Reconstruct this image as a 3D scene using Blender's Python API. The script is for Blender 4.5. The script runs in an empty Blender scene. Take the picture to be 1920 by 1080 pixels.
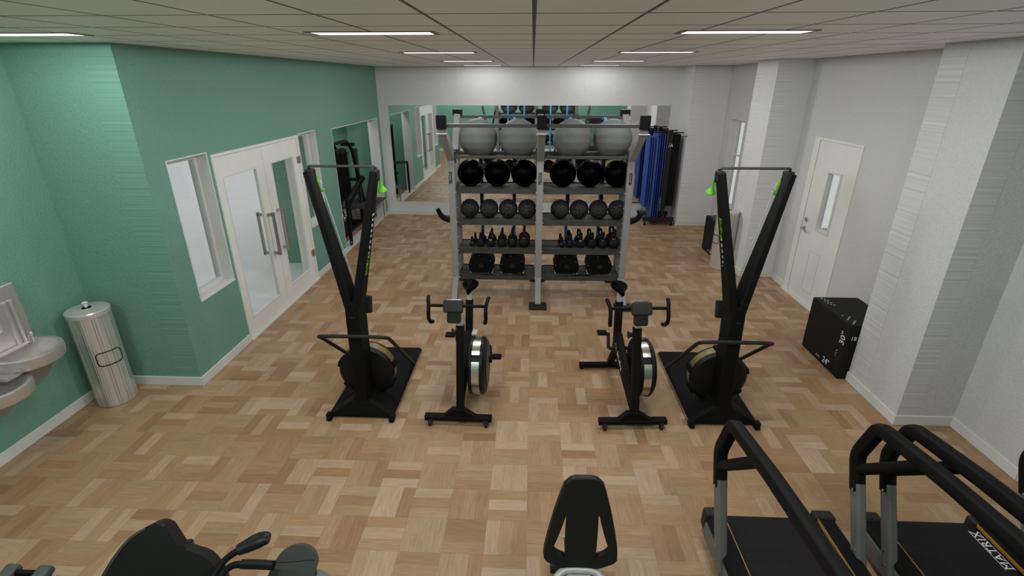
import bpy, bmesh, math, random
from mathutils import Vector, Matrix
random.seed(7)
PI = math.pi
SC = bpy.context.scene
COL = SC.collection
V = Vector

# ------------------------------------------------------------------ materials
def nodes_of(m):
    m.use_nodes = True
    nt = m.node_tree
    return nt, nt.nodes, nt.links, nt.nodes['Principled BSDF']

def mat(name, col, rough=0.5, metal=0.0, spec=0.5, noise=0.0, nscale=40.0, bump=0.0, bscale=80.0, alpha=1.0):
    m = bpy.data.materials.new(name)
    nt, N, L, b = nodes_of(m)
    b.inputs['Base Color'].default_value = (*col, 1)
    b.inputs['Roughness'].default_value = rough
    b.inputs['Metallic'].default_value = metal
    b.inputs['Specular IOR Level'].default_value = spec
    tc = N.new('ShaderNodeTexCoord')
    if noise > 0:
        n = N.new('ShaderNodeTexNoise'); n.inputs['Scale'].default_value = nscale; n.inputs['Detail'].default_value = 4
        L.new(tc.outputs['Object'], n.inputs['Vector'])
        r = N.new('ShaderNodeValToRGB')
        r.color_ramp.elements[0].position = 0.3; r.color_ramp.elements[1].position = 0.7
        r.color_ramp.elements[0].color = (*[c * (1 - noise) for c in col], 1)
        r.color_ramp.elements[1].color = (*[min(1, c * (1 + noise)) for c in col], 1)
        L.new(n.outputs['Fac'], r.inputs['Fac']); L.new(r.outputs['Color'], b.inputs['Base Color'])
    if bump > 0:
        n2 = N.new('ShaderNodeTexNoise'); n2.inputs['Scale'].default_value = bscale; n2.inputs['Detail'].default_value = 3
        L.new(tc.outputs['Object'], n2.inputs['Vector'])
        bp = N.new('ShaderNodeBump'); bp.inputs['Strength'].default_value = bump; bp.inputs['Distance'].default_value = 0.01
        L.new(n2.outputs['Fac'], bp.inputs['Height']); L.new(bp.outputs['Normal'], b.inputs['Normal'])
    return m

def plaster(name, col, combed=False, bump=0.55):
    """painted roughcast; combed = the corner strip where the coat is drawn out into level ridges"""
    m = bpy.data.materials.new(name)
    nt, N, L, b = nodes_of(m)
    b.inputs['Roughness'].default_value = 0.7
    b.inputs['Specular IOR Level'].default_value = 0.25
    g = N.new('ShaderNodeNewGeometry')
    mp = N.new('ShaderNodeMapping'); mp.vector_type = 'POINT'
    if combed: mp.inputs['Scale'].default_value = (0.0, 0.0, 42.0)
    else: mp.inputs['Scale'].default_value = (55.0, 55.0, 55.0)
    L.new(g.outputs['Position'], mp.inputs['Vector'])
    n = N.new('ShaderNodeTexNoise'); n.inputs['Scale'].default_value = 1.0
    n.inputs['Detail'].default_value = 3.0; n.inputs['Roughness'].default_value = 0.55
    n.inputs['Distortion'].default_value = 0.0 if combed else 0.6
    L.new(mp.outputs['Vector'], n.inputs['Vector'])
    bp = N.new('ShaderNodeBump'); bp.inputs['Strength'].default_value = bump * (0.75 if combed else 1.0)
    bp.inputs['Distance'].default_value = 0.009
    L.new(n.outputs['Fac'], bp.inputs['Height']); L.new(bp.outputs['Normal'], b.inputs['Normal'])
    r = N.new('ShaderNodeValToRGB')
    k = 0.17 if combed else 0.05
    r.color_ramp.elements[0].position = 0.3; r.color_ramp.elements[1].position = 0.7
    r.color_ramp.elements[0].color = (*[c * (1 - k) for c in col], 1)
    r.color_ramp.elements[1].color = (*[min(1, c * (1 + k)) for c in col], 1)
    L.new(n.outputs['Fac'], r.inputs['Fac']); L.new(r.outputs['Color'], b.inputs['Base Color'])
    return m

def math_node(N, L, op, a, b=None, c=None):
    n = N.new('ShaderNodeMath'); n.operation = op
    for i, v in enumerate((a, b, c)):
        if v is None: continue
        if isinstance(v, (int, float)): n.inputs[i].default_value = v
        else: L.new(v, n.inputs[i])
    return n.outputs[0]

def parquet():
    m = bpy.data.materials.new('parquet')
    nt, N, L, b = nodes_of(m)
    S = 0.28
    g = N.new('ShaderNodeNewGeometry')
    sx = N.new('ShaderNodeSeparateXYZ'); L.new(g.outputs['Position'], sx.inputs[0])
    M = lambda op, a, b=None, c=None: math_node(N, L, op, a, b, c)
    u = M('DIVIDE', M('ADD', sx.outputs[0], 28.0), S)
    v = M('DIVIDE', M('ADD', sx.outputs[1], 28.0 - 2.93 + 2.8), S)
    iu = M('FLOOR', u); iv = M('FLOOR', v); fu = M('FRACT', u); fv = M('FRACT', v)
    par = M('MODULO', M('ADD', iu, iv), 2.0)         # 0 / 1
    ipar = M('SUBTRACT', 1.0, par)
    # across = coordinate across fingers, along = coordinate along fingers
    across = M('ADD', M('MULTIPLY', fu, par), M('MULTIPLY', fv, ipar))
    along = M('ADD', M('MULTIPLY', fv, par), M('MULTIPLY', fu, ipar))
    a3 = M('MULTIPLY', across, 3.0)
    fi = M('FLOOR', a3); ff = M('FRACT', a3)
    cv = N.new('ShaderNodeCombineXYZ'); L.new(iu, cv.inputs[0]); L.new(iv, cv.inputs[1]); L.new(fi, cv.inputs[2])
    wn = N.new('ShaderNodeTexWhiteNoise'); wn.noise_dimensions = '3D'; L.new(cv.outputs[0], wn.inputs['Vector'])
    wc = N.new('ShaderNodeSeparateColor'); L.new(wn.outputs['Color'], wc.inputs[0])
    ramp = N.new('ShaderNodeValToRGB')
    els = ramp.color_ramp.elements
    els[0].position = 0.0; els[0].color = (0.296, 0.165, 0.082, 1)
    els[1].position = 1.0; els[1].color = (0.480, 0.329, 0.210, 1)
    for p, c in ((0.15, (0.339, 0.193, 0.099, 1)), (0.32, (0.373, 0.223, 0.109, 1)), (0.5, (0.390, 0.242, 0.130, 1)), (0.62, (0.360, 0.236, 0.116, 1)), (0.78, (0.424, 0.278, 0.163, 1))):
        e = els.new(p); e.color = c
    L.new(wn.outputs['Value'], ramp.inputs['Fac'])
    # grain: noise stretched along the finger
    gv = N.new('ShaderNodeCombineXYZ')
    L.new(M('MULTIPLY', across, 14.0), gv.inputs[0]); L.new(M('MULTIPLY', along, 1.3), gv.inputs[1])
    L.new(M('ADD', M('MULTIPLY', wc.outputs[0], 60.0), M('MULTIPLY', wc.outputs[1], 37.0)), gv.inputs[2])
    gn = N.new('ShaderNodeTexNoise'); gn.inputs['Scale'].default_value = 1.6; gn.inputs['Detail'].default_value = 5
    gn.inputs['Roughness'].default_value = 0.62; gn.inputs['Distortion'].default_value = 0.5
    L.new(gv.outputs[0], gn.inputs['Vector'])
    gr = N.new('ShaderNodeMapRange'); gr.inputs['From Min'].default_value = 0.3; gr.inputs['From Max'].default_value = 0.72
    gr.inputs['To Min'].default_value = 0.80; gr.inputs['To Max'].default_value = 1.12
    L.new(gn.outputs['Fac'], gr.inputs['Value'])
    # seams: fine joint between some fingers, finer joint between blocks
    edge = M('MINIMUM', ff, M('SUBTRACT', 1.0, ff))
    seam = M('LESS_THAN', edge, 0.014)
    some = M('GREATER_THAN', wc.outputs[2], 0.55)
    bu = M('MINIMUM', fu, M('SUBTRACT', 1.0, fu)); bv = M('MINIMUM', fv, M('SUBTRACT', 1.0, fv))
    bseam = M('MULTIPLY', M('LESS_THAN', M('MINIMUM', bu, bv), 0.0045), 0.3)
    sm = M('MAXIMUM', M('MULTIPLY', M('MULTIPLY', seam, some), 0.55), bseam)
    fac = M('MULTIPLY', gr.outputs[0], M('SUBTRACT', 1.0, M('MULTIPLY', sm, 0.55)))
    mx = N.new('ShaderNodeVectorMath'); mx.operation = 'SCALE'
    L.new(ramp.outputs['Color'], mx.inputs[0]); L.new(fac, mx.inputs['Scale'])
    L.new(mx.outputs[0], b.inputs['Base Color'])
    b.inputs['Roughness'].default_value = 0.42
    b.inputs['Specular IOR Level'].default_value = 0.32
    return m

def ceiling_mat():
    m = bpy.data.materials.new('ceiling_tiles')
    nt, N, L, b = nodes_of(m)
    g = N.new('ShaderNodeNewGeometry')
    sx = N.new('ShaderNodeSeparateXYZ'); L.new(g.outputs['Position'], sx.inputs[0])
    M = lambda op, a, b=None, c=None: math_node(N, L, op, a, b, c)
    PX, PY = 0.4935, 0.5355
    u = M('DIVIDE', M('ADD', sx.outputs[0], PX * 40 + PX / 2), PX)
    v = M('DIVIDE', M('ADD', sx.outputs[1], PY * 40 - 2.527 + PY * 5 + PY / 2), PY)
    du = M('MULTIPLY', M('ABSOLUTE', M('SUBTRACT', M('FRACT', u), 0.5)), PX)
    dv = M('MULTIPLY', M('ABSOLUTE', M('SUBTRACT', M('FRACT', v), 0.5)), PY)
    line = M('MAXIMUM', M('LESS_THAN', du, 0.0095), M('LESS_THAN', dv, 0.0125))
    mix = N.new('ShaderNodeMix'); mix.data_type = 'RGBA'
    mix.inputs['A'].default_value = (0.95, 0.95, 0.94, 1); mix.inputs['B'].default_value = (0.10, 0.10, 0.095, 1)
    L.new(line, mix.inputs['Factor']); L.new(mix.outputs['Result'], b.inputs['Base Color'])
    b.inputs['Roughness'].default_value = 0.5; b.inputs['Specular IOR Level'].default_value = 0.35
    return m

def steel(name, col=(0.66, 0.63, 0.60), rough=0.24, ridge=0.5, axis_scale=(26, 26, 0.0), metal=0.7):
    """brushed stainless: fine ridges running the length of the piece"""
    m = bpy.data.materials.new(name)
    nt, N, L, b = nodes_of(m)
    b.inputs['Base Color'].default_value = (*col, 1)
    b.inputs['Metallic'].default_value = metal; b.inputs['Roughness'].default_value = rough
    tc = N.new('ShaderNodeTexCoord'); mp = N.new('ShaderNodeMapping'); mp.inputs['Scale'].default_value = axis_scale
    L.new(tc.outputs['Object'], mp.inputs['Vector'])
    n = N.new('ShaderNodeTexNoise'); n.inputs['Scale'].default_value = 1.0; n.inputs['Detail'].default_value = 3
    L.new(mp.outputs['Vector'], n.inputs['Vector'])
    bp = N.new('ShaderNodeBump'); bp.inputs['Strength'].default_value = ridge; bp.inputs['Distance'].default_value = 0.09
    L.new(n.outputs['Fac'], bp.inputs['Height']); L.new(bp.outputs['Normal'], b.inputs['Normal'])
    return m

def glass_mat():
    m = bpy.data.materials.new('window_glass'); m.use_nodes = True
    nt = m.node_tree; N = nt.nodes; L = nt.links
    N.remove(N['Principled BSDF'])
    t = N.new('ShaderNodeBsdfTransparent'); t.inputs[0].default_value = (0.95, 0.97, 0.96, 1)
    gl = N.new('ShaderNodeBsdfGlossy'); gl.inputs['Roughness'].default_value = 0.02
    mx = N.new('ShaderNodeMixShader'); mx.inputs[0].default_value = 0.05
    L.new(t.outputs[0], mx.inputs[1]); L.new(gl.outputs[0], mx.inputs[2]); L.new(mx.outputs[0], N['Material Output'].inputs[0])
    return m

def emit_mat(name, col, s):
    m = bpy.data.materials.new(name)
    nt, N, L, b = nodes_of(m)
    b.inputs['Base Color'].default_value = (0.8, 0.8, 0.8, 1)
    b.inputs['Emission Color'].default_value = (*col, 1); b.inputs['Emission Strength'].default_value = s
    return m

GREEN = (0.155, 0.318, 0.246); WHITE = (0.66, 0.66, 0.64); GREY = (0.57, 0.57, 0.55); GREY_LIT = (0.70, 0.70, 0.68)  # last tone is wall grey with pillar light put into the colour
MT = dict(
    floor=parquet(), ceiling=ceiling_mat(),
    green=plaster('green_plaster', GREEN), green_comb=plaster('green_plaster_combed', GREEN, True),
    white=plaster('white_plaster', WHITE, bump=0.25), grey=plaster('grey_plaster', GREY), grey_comb=plaster('grey_plaster_combed', GREY, True), grey_lit=plaster('grey_plaster_lit', GREY_LIT), grey_lit_comb=plaster('grey_plaster_lit_combed', GREY_LIT, True),
    trim=mat('white_trim', (0.66, 0.66, 0.62), 0.45, spec=0.3, noise=0.02, nscale=8),
    door=mat('door_paint', (0.74, 0.74, 0.69), 0.45, spec=0.3, noise=0.02, nscale=6),
    seam=mat('door_gap', (0.30, 0.30, 0.28), 0.7, noise=0.05),
    ground=mat('pale_ground', (0.88, 0.88, 0.88), 0.8, noise=0.02, nscale=3),
    corridor=mat('corridor_paint', (0.80, 0.80, 0.80), 0.7, noise=0.02, nscale=3),
    corridor_floor=mat('corridor_floor', (0.34, 0.33, 0.28), 0.6, noise=0.1, nscale=3),
    glass=glass_mat(),
    mirror=mat('mirror_silver', (0.93, 0.94, 0.93), 0.0, 1.0),
    black=mat('black_paint', (0.0055, 0.0055, 0.005), 0.62, spec=0.12, noise=0.1, nscale=30),
    blackgloss=mat('black_gloss', (0.0085, 0.0085, 0.0085), 0.4, spec=0.22, noise=0.1, nscale=20),
    rubber=mat('black_rubber', (0.0045, 0.0045, 0.0045), 0.6, spec=0.12, noise=0.2, nscale=60),
    vinyl=mat('black_vinyl', (0.0008, 0.0008, 0.0008), 0.35, spec=0.03, noise=0.1, nscale=30),
    mesh_ball=mat('slam_ball_rubber', (0.026, 0.026, 0.025), 0.75, spec=0.15, noise=1.0, nscale=48, bump=0.3, bscale=50),
    iron=mat('kettlebell_iron', (0.010, 0.010, 0.0095), 0.7, spec=0.15, noise=0.4, nscale=90, bump=0.2, bscale=120),
    charcoal=mat('charcoal_plastic', (0.018, 0.018, 0.0165), 0.55, spec=0.25, noise=0.1, nscale=30),
    darkgrey=mat('dark_grey_metal', (0.042, 0.042, 0.038), 0.5, spec=0.4, noise=0.08, nscale=25),
    slate=mat('slate_plastic', (0.055, 0.060, 0.055), 0.5, spec=0.35, noise=0.05, nscale=25),
    shelf=mat('shelf_metal', (0.055, 0.054, 0.048), 0.65, spec=0.15, noise=0.06, nscale=25),
    upright=mat('grey_powder_coat', (0.275, 0.268, 0.252), 0.5, spec=0.35, noise=0.04, nscale=20),
    post=mat('grey_post_metal', (0.145, 0.142, 0.13), 0.5, 0.0, noise=0.05, nscale=20),
    chrome=mat('chrome', (0.75, 0.72, 0.70), 0.12, 1.0, noise=0.03),
    satin=mat('satin_nickel', (0.50, 0.46, 0.43), 0.32, 1.0, noise=0.03),
    silver=mat('silver_paint', (0.52, 0.52, 0.49), 0.4, 0.25, noise=0.03),
    palegrey=mat('pale_grey_plastic', (0.42, 0.42, 0.40), 0.5, noise=0.03),
    gymball=mat('grey_ball_vinyl', (0.118, 0.121, 0.113), 0.6, spec=0.08, noise=0.05, nscale=12),
    blue=mat('blue_foam', (0.022, 0.075, 0.38), 0.6, spec=0.3, noise=0.08, nscale=20),
    bluegrey=mat('blue_grey_foam', (0.058, 0.105, 0.32), 0.6, spec=0.3, noise=0.08, nscale=20),
    bluenavy=mat('navy_foam', (0.010, 0.030, 0.20), 0.6, spec=0.3, noise=0.08, nscale=20),
    foamblack=mat('black_foam', (0.014, 0.014, 0.014), 0.7, spec=0.3, noise=0.15, nscale=30),
    band_blue=mat('blue_latex', (0.060, 0.340, 0.700), 0.5, noise=0.05),
    lime=mat('lime_green_plastic', (0.130, 0.520, 0.010), 0.35, noise=0.04),
    gold=mat('gold_perforated_screen', (0.22, 0.17, 0.055), 0.42, 0.3, noise=0.35, nscale=160),
    orange=mat('orange_line', (0.28, 0.145, 0.022), 0.5, noise=0.05),
    letter=mat('white_print', (0.75, 0.75, 0.73), 0.6, noise=0.02),
    darkprint=mat('black_print', (0.012, 0.012, 0.012), 0.6, noise=0.05),
    screen=mat('dark_screen', (0.012, 0.013, 0.015), 0.15, noise=0.05),
    belt=mat('running_belt', (0.0075, 0.0075, 0.0072), 0.75, spec=0.25, noise=0.35, nscale=160, bump=0.15, bscale=220),
    steel=steel('brushed_steel', rough=0.22, ridge=1.0, axis_scale=(11, 11, 0.0), metal=0.52), steel_lid=steel('spun_steel_lid', rough=0.25, ridge=0.0, metal=0.4),
    steel_flat=mat('fountain_steel', (0.62, 0.58, 0.55), 0.36, 0.75, noise=0.05, nscale=5),
    steel_skirt=mat('fountain_skirt_steel', (0.44, 0.40, 0.37), 0.42, 0.5, noise=0.05, nscale=5),
    diffuser=emit_mat('lamp_diffuser', (1.0, 0.98, 0.94), 2.2),
    lamp_frame=mat('lamp_bronze_frame', (0.20, 0.175, 0.155), 0.45, noise=0.04),
    tan=mat('plywood_edge', (0.33, 0.24, 0.16), 0.6, noise=0.1),
)
for k_, c_ in (('purple', (0.17, 0.035, 0.20)), ('bluemark', (0.02, 0.03, 0.55)), ('yellow', (0.55, 0.48, 0.02)),
               ('redmark', (0.22, 0.01, 0.045)), ('greenmark', (0.02, 0.18, 0.03)), ('orangemark', (0.60, 0.10, 0.01))):
    MT[k_] = mat('mark_' + k_, c_, 0.5, noise=0.05)

MT['seatblack'] = mat('seat_plastic', (0.012, 0.012, 0.011), 0.5, spec=0.2, noise=0.08, nscale=15)
MT['midgrey'] = mat('mid_grey_plastic', (0.20, 0.195, 0.18), 0.5, spec=0.3, noise=0.04)
MT['step'] = mat('step_grip', (0.045, 0.045, 0.045), 0.7, noise=0.5, nscale=140)

# ------------------------------------------------------------------ mesh builder
def frame_from(d, up=V((0, 0, 1))):
    d = d.normalized()
    if abs(d.dot(up)) > 0.97: up = V((0, 1, 0))
    x = d.cross(up).normalized(); y = x.cross(d).normalized()
    return x, y, d

class MB:
    def __init__(s): s.bm = bmesh.new(); s.mi = 0
    def _face(s, vs):
        try: f = s.bm.faces.new(vs); f.material_index = s.mi; return f
        except ValueError: return None
    def box(s, c, size, bev=0.0, rot=None, seg=2):
        r = bmesh.ops.create_cube(s.bm, size=1.0); vs = r['verts']
        for v in vs: v.co = V((v.co.x * size[0], v.co.y * size[1], v.co.z * size[2]))
        fs = set(f for v in vs for f in v.link_faces)
        if bev > 0:
            es = list(set(e for v in vs for e in v.link_edges))
            rr = bmesh.ops.bevel(s.bm, geom=es, offset=bev, segments=seg, profile=0.5, affect='EDGES')
            vs = list(set(v for f in rr['faces'] for v in f.verts) | set(v for v in vs if v.is_valid))
            fs = set(f for v in vs for f in v.link_faces)
        for v in vs:
            if rot is not None: v.co = rot @ v.co
            v.co += V(c)
        for f in fs: f.material_index = s.mi
        return s
    def box2(s, a, b, bev=0.0):
        a = V(a); b = V(b)
        return s.box((a + b) / 2, [abs(b[i] - a[i]) for i in range(3)], bev)
    def bar(s, p0, p1, w, h, bev=0.0, up=V((0, 0, 1)), w1=None, h1=None):
        """rectangular bar from p0 to p1; w across, h along 'up'-ish; w1/h1 at the far end"""
        p0 = V(p0); p1 = V(p1); x, y, d = frame_from(p1 - p0, up)
        w1 = w if w1 is None else w1; h1 = h if h1 is None else h1
        q = []
        for p, ww, hh in ((p0, w, h), (p1, w1, h1)):
            b = min(bev, ww * .45, hh * .45)
            pts = [(-ww/2+b, -hh/2), (ww/2-b, -hh/2), (ww/2, -hh/2+b), (ww/2, hh/2-b), (ww/2-b, hh/2), (-ww/2+b, hh/2), (-ww/2, hh/2-b), (-ww/2, -hh/2+b)] if b > 0 else \
                  [(-ww/2, -hh/2), (ww/2, -hh/2), (ww/2, hh/2), (-ww/2, hh/2)]
            q.append([s.bm.verts.new(p + x * a + y * c) for a, c in pts])
        n = len(q[0])
        for i in range(n): s._face([q[0][i], q[0][(i+1) % n], q[1][(i+1) % n], q[1][i]])
        s._face(q[0][::-1]); s._face(q[1])
        return s
    def tube(s, pts, r, n=10, closed=False, rs=None, flat=None, caps=True):
        """round tube through pts; flat=(a,b) scales the section"""
        pts = [V(p) for p in pts]; m = len(pts); rings = []
        prev = None
        for i, p in enumerate(pts):
            a = pts[(i - 1) % m] if (closed or i > 0) else p
            b = pts[(i + 1) % m] if (closed or i < m - 1) else p
            d = (b - a).normalized()
            if prev is None:
                x = frame_from(d)[0]; y = d.cross(x).normalized()
            else:
                x = (prev - d * prev.dot(d))
                x = x.normalized() if x.length > 1e-6 else frame_from(d)[0]
                y = d.cross(x).normalized()
            prev = x
            rr = rs[i] if rs else r
            fx, fy = flat or (1, 1)
            rings.append([s.bm.verts.new(p + x * math.cos(2*PI*k/n) * rr * fx + y * math.sin(2*PI*k/n) * rr * fy) for k in range(n)])
        R = m if closed else m - 1
        for i in range(R):
            A = rings[i]; B = rings[(i + 1) % m]
            for k in range(n): s._face([A[k], A[(k+1) % n], B[(k+1) % n], B[k]])
        if not closed and caps: s._face(rings[0][::-1]); s._face(rings[-1])
        return s
    def cyl(s, p0, p1, r, n=20, r1=None): return s.tube([p0, p1], r, n, rs=[r, r if r1 is None else r1])
    def lathe(s, prof, c=(0, 0, 0), axis=V((0, 0, 1)), n=32):
        """prof = [(radius, height)], closed at ends if radius 0 or capped"""
        x, y, d = frame_from(V(axis)); c = V(c); rings = []
        for r, h in prof:
            if r < 1e-6: rings.append([s.bm.verts.new(c + d * h)])
            else: rings.append([s.bm.verts.new(c + d * h + x * math.cos(2*PI*k/n) * r + y * math.sin(2*PI*k/n) * r) for k in range(n)])
        for A, B in zip(rings, rings[1:]):
            for k in range(n):
                k2 = (k + 1) % n
                if len(A) == 1 and len(B) == 1: continue
                if len(A) == 1: s._face([A[0], B[k2], B[k]])
                elif len(B) == 1: s._face([A[k], A[k2], B[0]])
                else: s._face([A[k], A[k2], B[k2], B[k]])
        if len(rings[0]) > 1: s._face(rings[0][::-1])
        if len(rings[-1]) > 1: s._face(rings[-1])
        return s
    def ball(s, c, r, sc=(1, 1, 1), u=32, v=18):
        rr = bmesh.ops.create_uvsphere(s.bm, u_segments=u, v_segments=v, radius=r)
        for vv in rr['verts']: vv.co = V((vv.co.x * sc[0], vv.co.y * sc[1], vv.co.z * sc[2])) + V(c)
        for f in set(f for vv in rr['verts'] for f in vv.link_faces): f.material_index = s.mi
        return s
    def prism(s, poly, o, ax, ay, depth, holes=None, bev=0.0):
        """outline poly (2D) in the plane o + a*ax + b*ay, extruded by vector depth"""
        o = V(o); ax = V(ax); ay = V(ay); dp = V(depth)
        A = [s.bm.verts.new(o + ax * p[0] + ay * p[1]) for p in poly]
        B = [s.bm.verts.new(v.co + dp) for v in A]
        n = len(A)
        f1 = s._face(A[::-1]); f2 = s._face(B)
        for i in range(n): s._face([A[i], A[(i+1) % n], B[(i+1) % n], B[i]])
        if bev > 0:
            es = [e for f in (f1, f2) if f for e in f.edges]
            bmesh.ops.bevel(s.bm, geom=es, offset=bev, segments=3, profile=0.5, affect='EDGES')
        return s
    def grid_shell(s, fn, nu, nv, thick=0.0):
        g = [[s.bm.verts.new(fn(i / nu, j / nv)) for j in range(nv + 1)] for i in range(nu + 1)]
        for i in range(nu):
            for j in range(nv): s._face([g[i][j], g[i+1][j], g[i+1][j+1], g[i][j+1]])
        return s
    def build(s, name, m, parent=None, sharp=0.6, wn=True):
        bmesh.ops.recalc_face_normals(s.bm, faces=s.bm.faces)
        me = bpy.data.meshes.new(name); s.bm.to_mesh(me); s.bm.free()
        for mm in (m if isinstance(m, (list, tuple)) else [m]): me.materials.append(MT[mm] if isinstance(mm, str) else mm)
        me.shade_smooth(); me.set_sharp_from_angle(angle=sharp)
        o = bpy.data.objects.new(name, me); COL.objects.link(o)
        if parent is not None: o.parent = parent
        if wn:
            w_ = o.modifiers.new('normals', 'WEIGHTED_NORMAL'); w_.keep_sharp = True
        return o

def tag(o, label=None, cat=None, group=None, kind=None):
    if label: o['label'] = label
    if cat: o['category'] = cat
    if group: o['group'] = group
    if kind: o['kind'] = kind
    return o
def thing(name, loc, label, cat, group=None, rz=0.0):
    o = bpy.data.objects.new(name, None); COL.objects.link(o); o.empty_display_size = 0.1
    o.location = loc; o.rotation_euler = (0, 0, rz)
    return tag(o, label, cat, group)
def struct(name, mb, m, parent=None):
    o = mb.build(name, m, parent)
    if parent is None: o['kind'] = 'structure'
    return o
def struct_root(name, loc=(0, 0, 0)):
    o = bpy.data.objects.new(name, None); COL.objects.link(o); o.location = loc; o['kind'] = 'structure'; return o
def dup(root, loc=None, rz=None, label=None, group=None):
    def cp(o, par):
        c = o.copy(); COL.objects.link(c)
        if par is not None: c.parent = par
        for ch in list(o.children): cp(ch, c)
        return c
    r = cp(root, None)
    if loc is not None: r.location = loc
    if rz is not None: r.rotation_euler = (0, 0, rz)
    if label: r['label'] = label
    if group: r['group'] = group
    return r
def smooth_path(pts, k=6, closed=False):
    pts = [V(p) for p in pts]; out = []; n = len(pts)
    R = n if closed else n - 1
    for i in range(R):
        p0 = pts[(i-1) % n] if (closed or i > 0) else pts[i]
        p1 = pts[i]; p2 = pts[(i+1) % n]
        p3 = pts[(i+2) % n] if (closed or i < n - 2) else p2
        for t in range(k):
            u = t / k
            out.append(0.5 * ((2*p1) + (p2-p0)*u + (2*p0-5*p1+4*p2-p3)*u*u + (3*p1-p0-3*p2+p3)*u**3))
    if not closed: out.append(pts[-1])
    return out
def fillet(pts, r, k=5):
    pts = [V(p) for p in pts]; out = [pts[0]]
    for i in range(1, len(pts) - 1):
        a, b, c = pts[i-1], pts[i], pts[i+1]
        rr = min(r, (a-b).length * .45, (c-b).length * .45)
        p = b + (a-b).normalized() * rr; q = b + (c-b).normalized() * rr
        for t in range(k + 1):
            u = t / k; out.append(p*(1-u)**2 + b*2*u*(1-u) + q*u*u)
    out.append(pts[-1]); return out
def text(name, body, size, m, parent, o, ax, ay, depth=0.0015, align='LEFT', extra=1.0):
    """raised lettering: reads along ax, letter tops towards ay"""
    cu = bpy.data.curves.new(name, 'FONT'); cu.body = body; cu.size = size; cu.extrude = depth / 2; cu.align_x = align
    cu.space_character = extra; cu.resolution_u = 3
    t = bpy.data.objects.new(name, cu); COL.objects.link(t)
    dg = bpy.context.evaluated_depsgraph_get()
    me = bpy.data.meshes.new_from_object(t.evaluated_get(dg))
    bpy.data.objects.remove(t)
    ax = V(ax).normalized(); ay = V(ay).normalized(); az = ax.cross(ay)
    M = Matrix(((ax.x, ay.x, az.x, o[0]), (ax.y, ay.y, az.y, o[1]), (ax.z, ay.z, az.z, o[2]), (0, 0, 0, 1)))
    me.transform(M); me.materials.clear(); me.materials.append(MT[m])
    ob = bpy.data.objects.new(name, me); COL.objects.link(ob)
    if parent is not None: ob.parent = parent
    return ob

# ------------------------------------------------------------------ the room
ZC = 3.135; XL = -3.30; XR = 3.78; YF = 11.30; YB = -0.14; XN = -4.22
b = MB(); b.box2((-3.5, YB - .2, -.10), (4.6, YF + .2, 0)); b.box2((-4.42, YB - .2, -.10), (-3.5, 4.43, 0)); b.box2((-4.27, 8.25, -.10), (-3.5, 11.55, 0)); struct('floor', b, 'floor')
b = MB(); b.box2((-4.6, YB - .2, ZC), (4.6, YF + .2, ZC + .12)); struct('ceiling', b, 'ceiling')

# left wall, green, with two windows, a double door and the alcove opening
b = MB(); T = XL - 0.2
W1 = (4.50, 5.115, .80, 2.19); W2 = (7.235, 7.85, .80, 2.17); DD = (5.165, 7.205, 0.0, 2.155); AL = (8.50, 11.12, 0.0, 2.13)
ys = [4.23]
for (a, c, z0, z1) in (W1, DD, W2, AL):
    b.box2((T, ys[-1], 0), (XL, a, ZC))
    b.box2((T, a, z1), (XL, c, ZC))
    if z0 > 0: b.box2((T, a, 0), (XL, c, z0))
    ys.append(c)
b.box2((T, ys[-1], 0), (XL, YF, ZC))
struct('wall_left', b, 'green')
b = MB(); b.box2((XN - .2, 4.23, 0), (T, 4.43, ZC)); b.mi = 1
b.box2((-3.55, 4.2285, 0.1), (XL, 4.232, ZC)); struct('wall_left_return', b, ['green', 'green_comb'])
b = MB(); b.box2((XN - .2, YB - .2, 0), (XN, 4.23, ZC)); struct('wall_left_near', b, 'green')
b = MB(); b.box2((-4.6, YB - .2, 0), (4.6, YB, ZC)); struct('wall_back', b, 'green')
b = MB(); b.box2((T, YF, 0), (4.2, YF + .2, ZC)); struct('wall_far', b, 'white')
# alcove behind the left wall
b = MB()
b.box2((-4.42, 7.97, -.02), (T, 8.25, 2.9)); b.box2((-4.27, 8.25, 0), (-4.08, 11.40, 2.9)); b.box2((-4.27, 11.40, 0), (T, 11.55, 2.9))
b.box2((-4.27, 8.25, 2.75), (T, 11.4, 2.9)); struct('wall_alcove', b, 'green')
b = MB(); b.box2((-4.08, 11.385, 0), (-3.5, 11.40, .10)); b.box2((-4.08, 8.25, 0), (-4.065, 11.385, .10)); struct('baseboard_alcove', b, 'trim')
b = MB(); b.box2((T - .01, AL[1] - .012, .014), (XL + .004, AL[1], AL[3] - .012)); b.box2((T - .01, AL[0], .014), (XL + .004, AL[0] + .012, AL[3] - .012))
b.box2((T - .01, AL[0], AL[3] - .012), (XL + .004, AL[1], AL[3])); b.box2((T - .01, AL[0], 0), (XL + .004, AL[1], .014)); struct('trim_1', b, 'trim')

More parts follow.
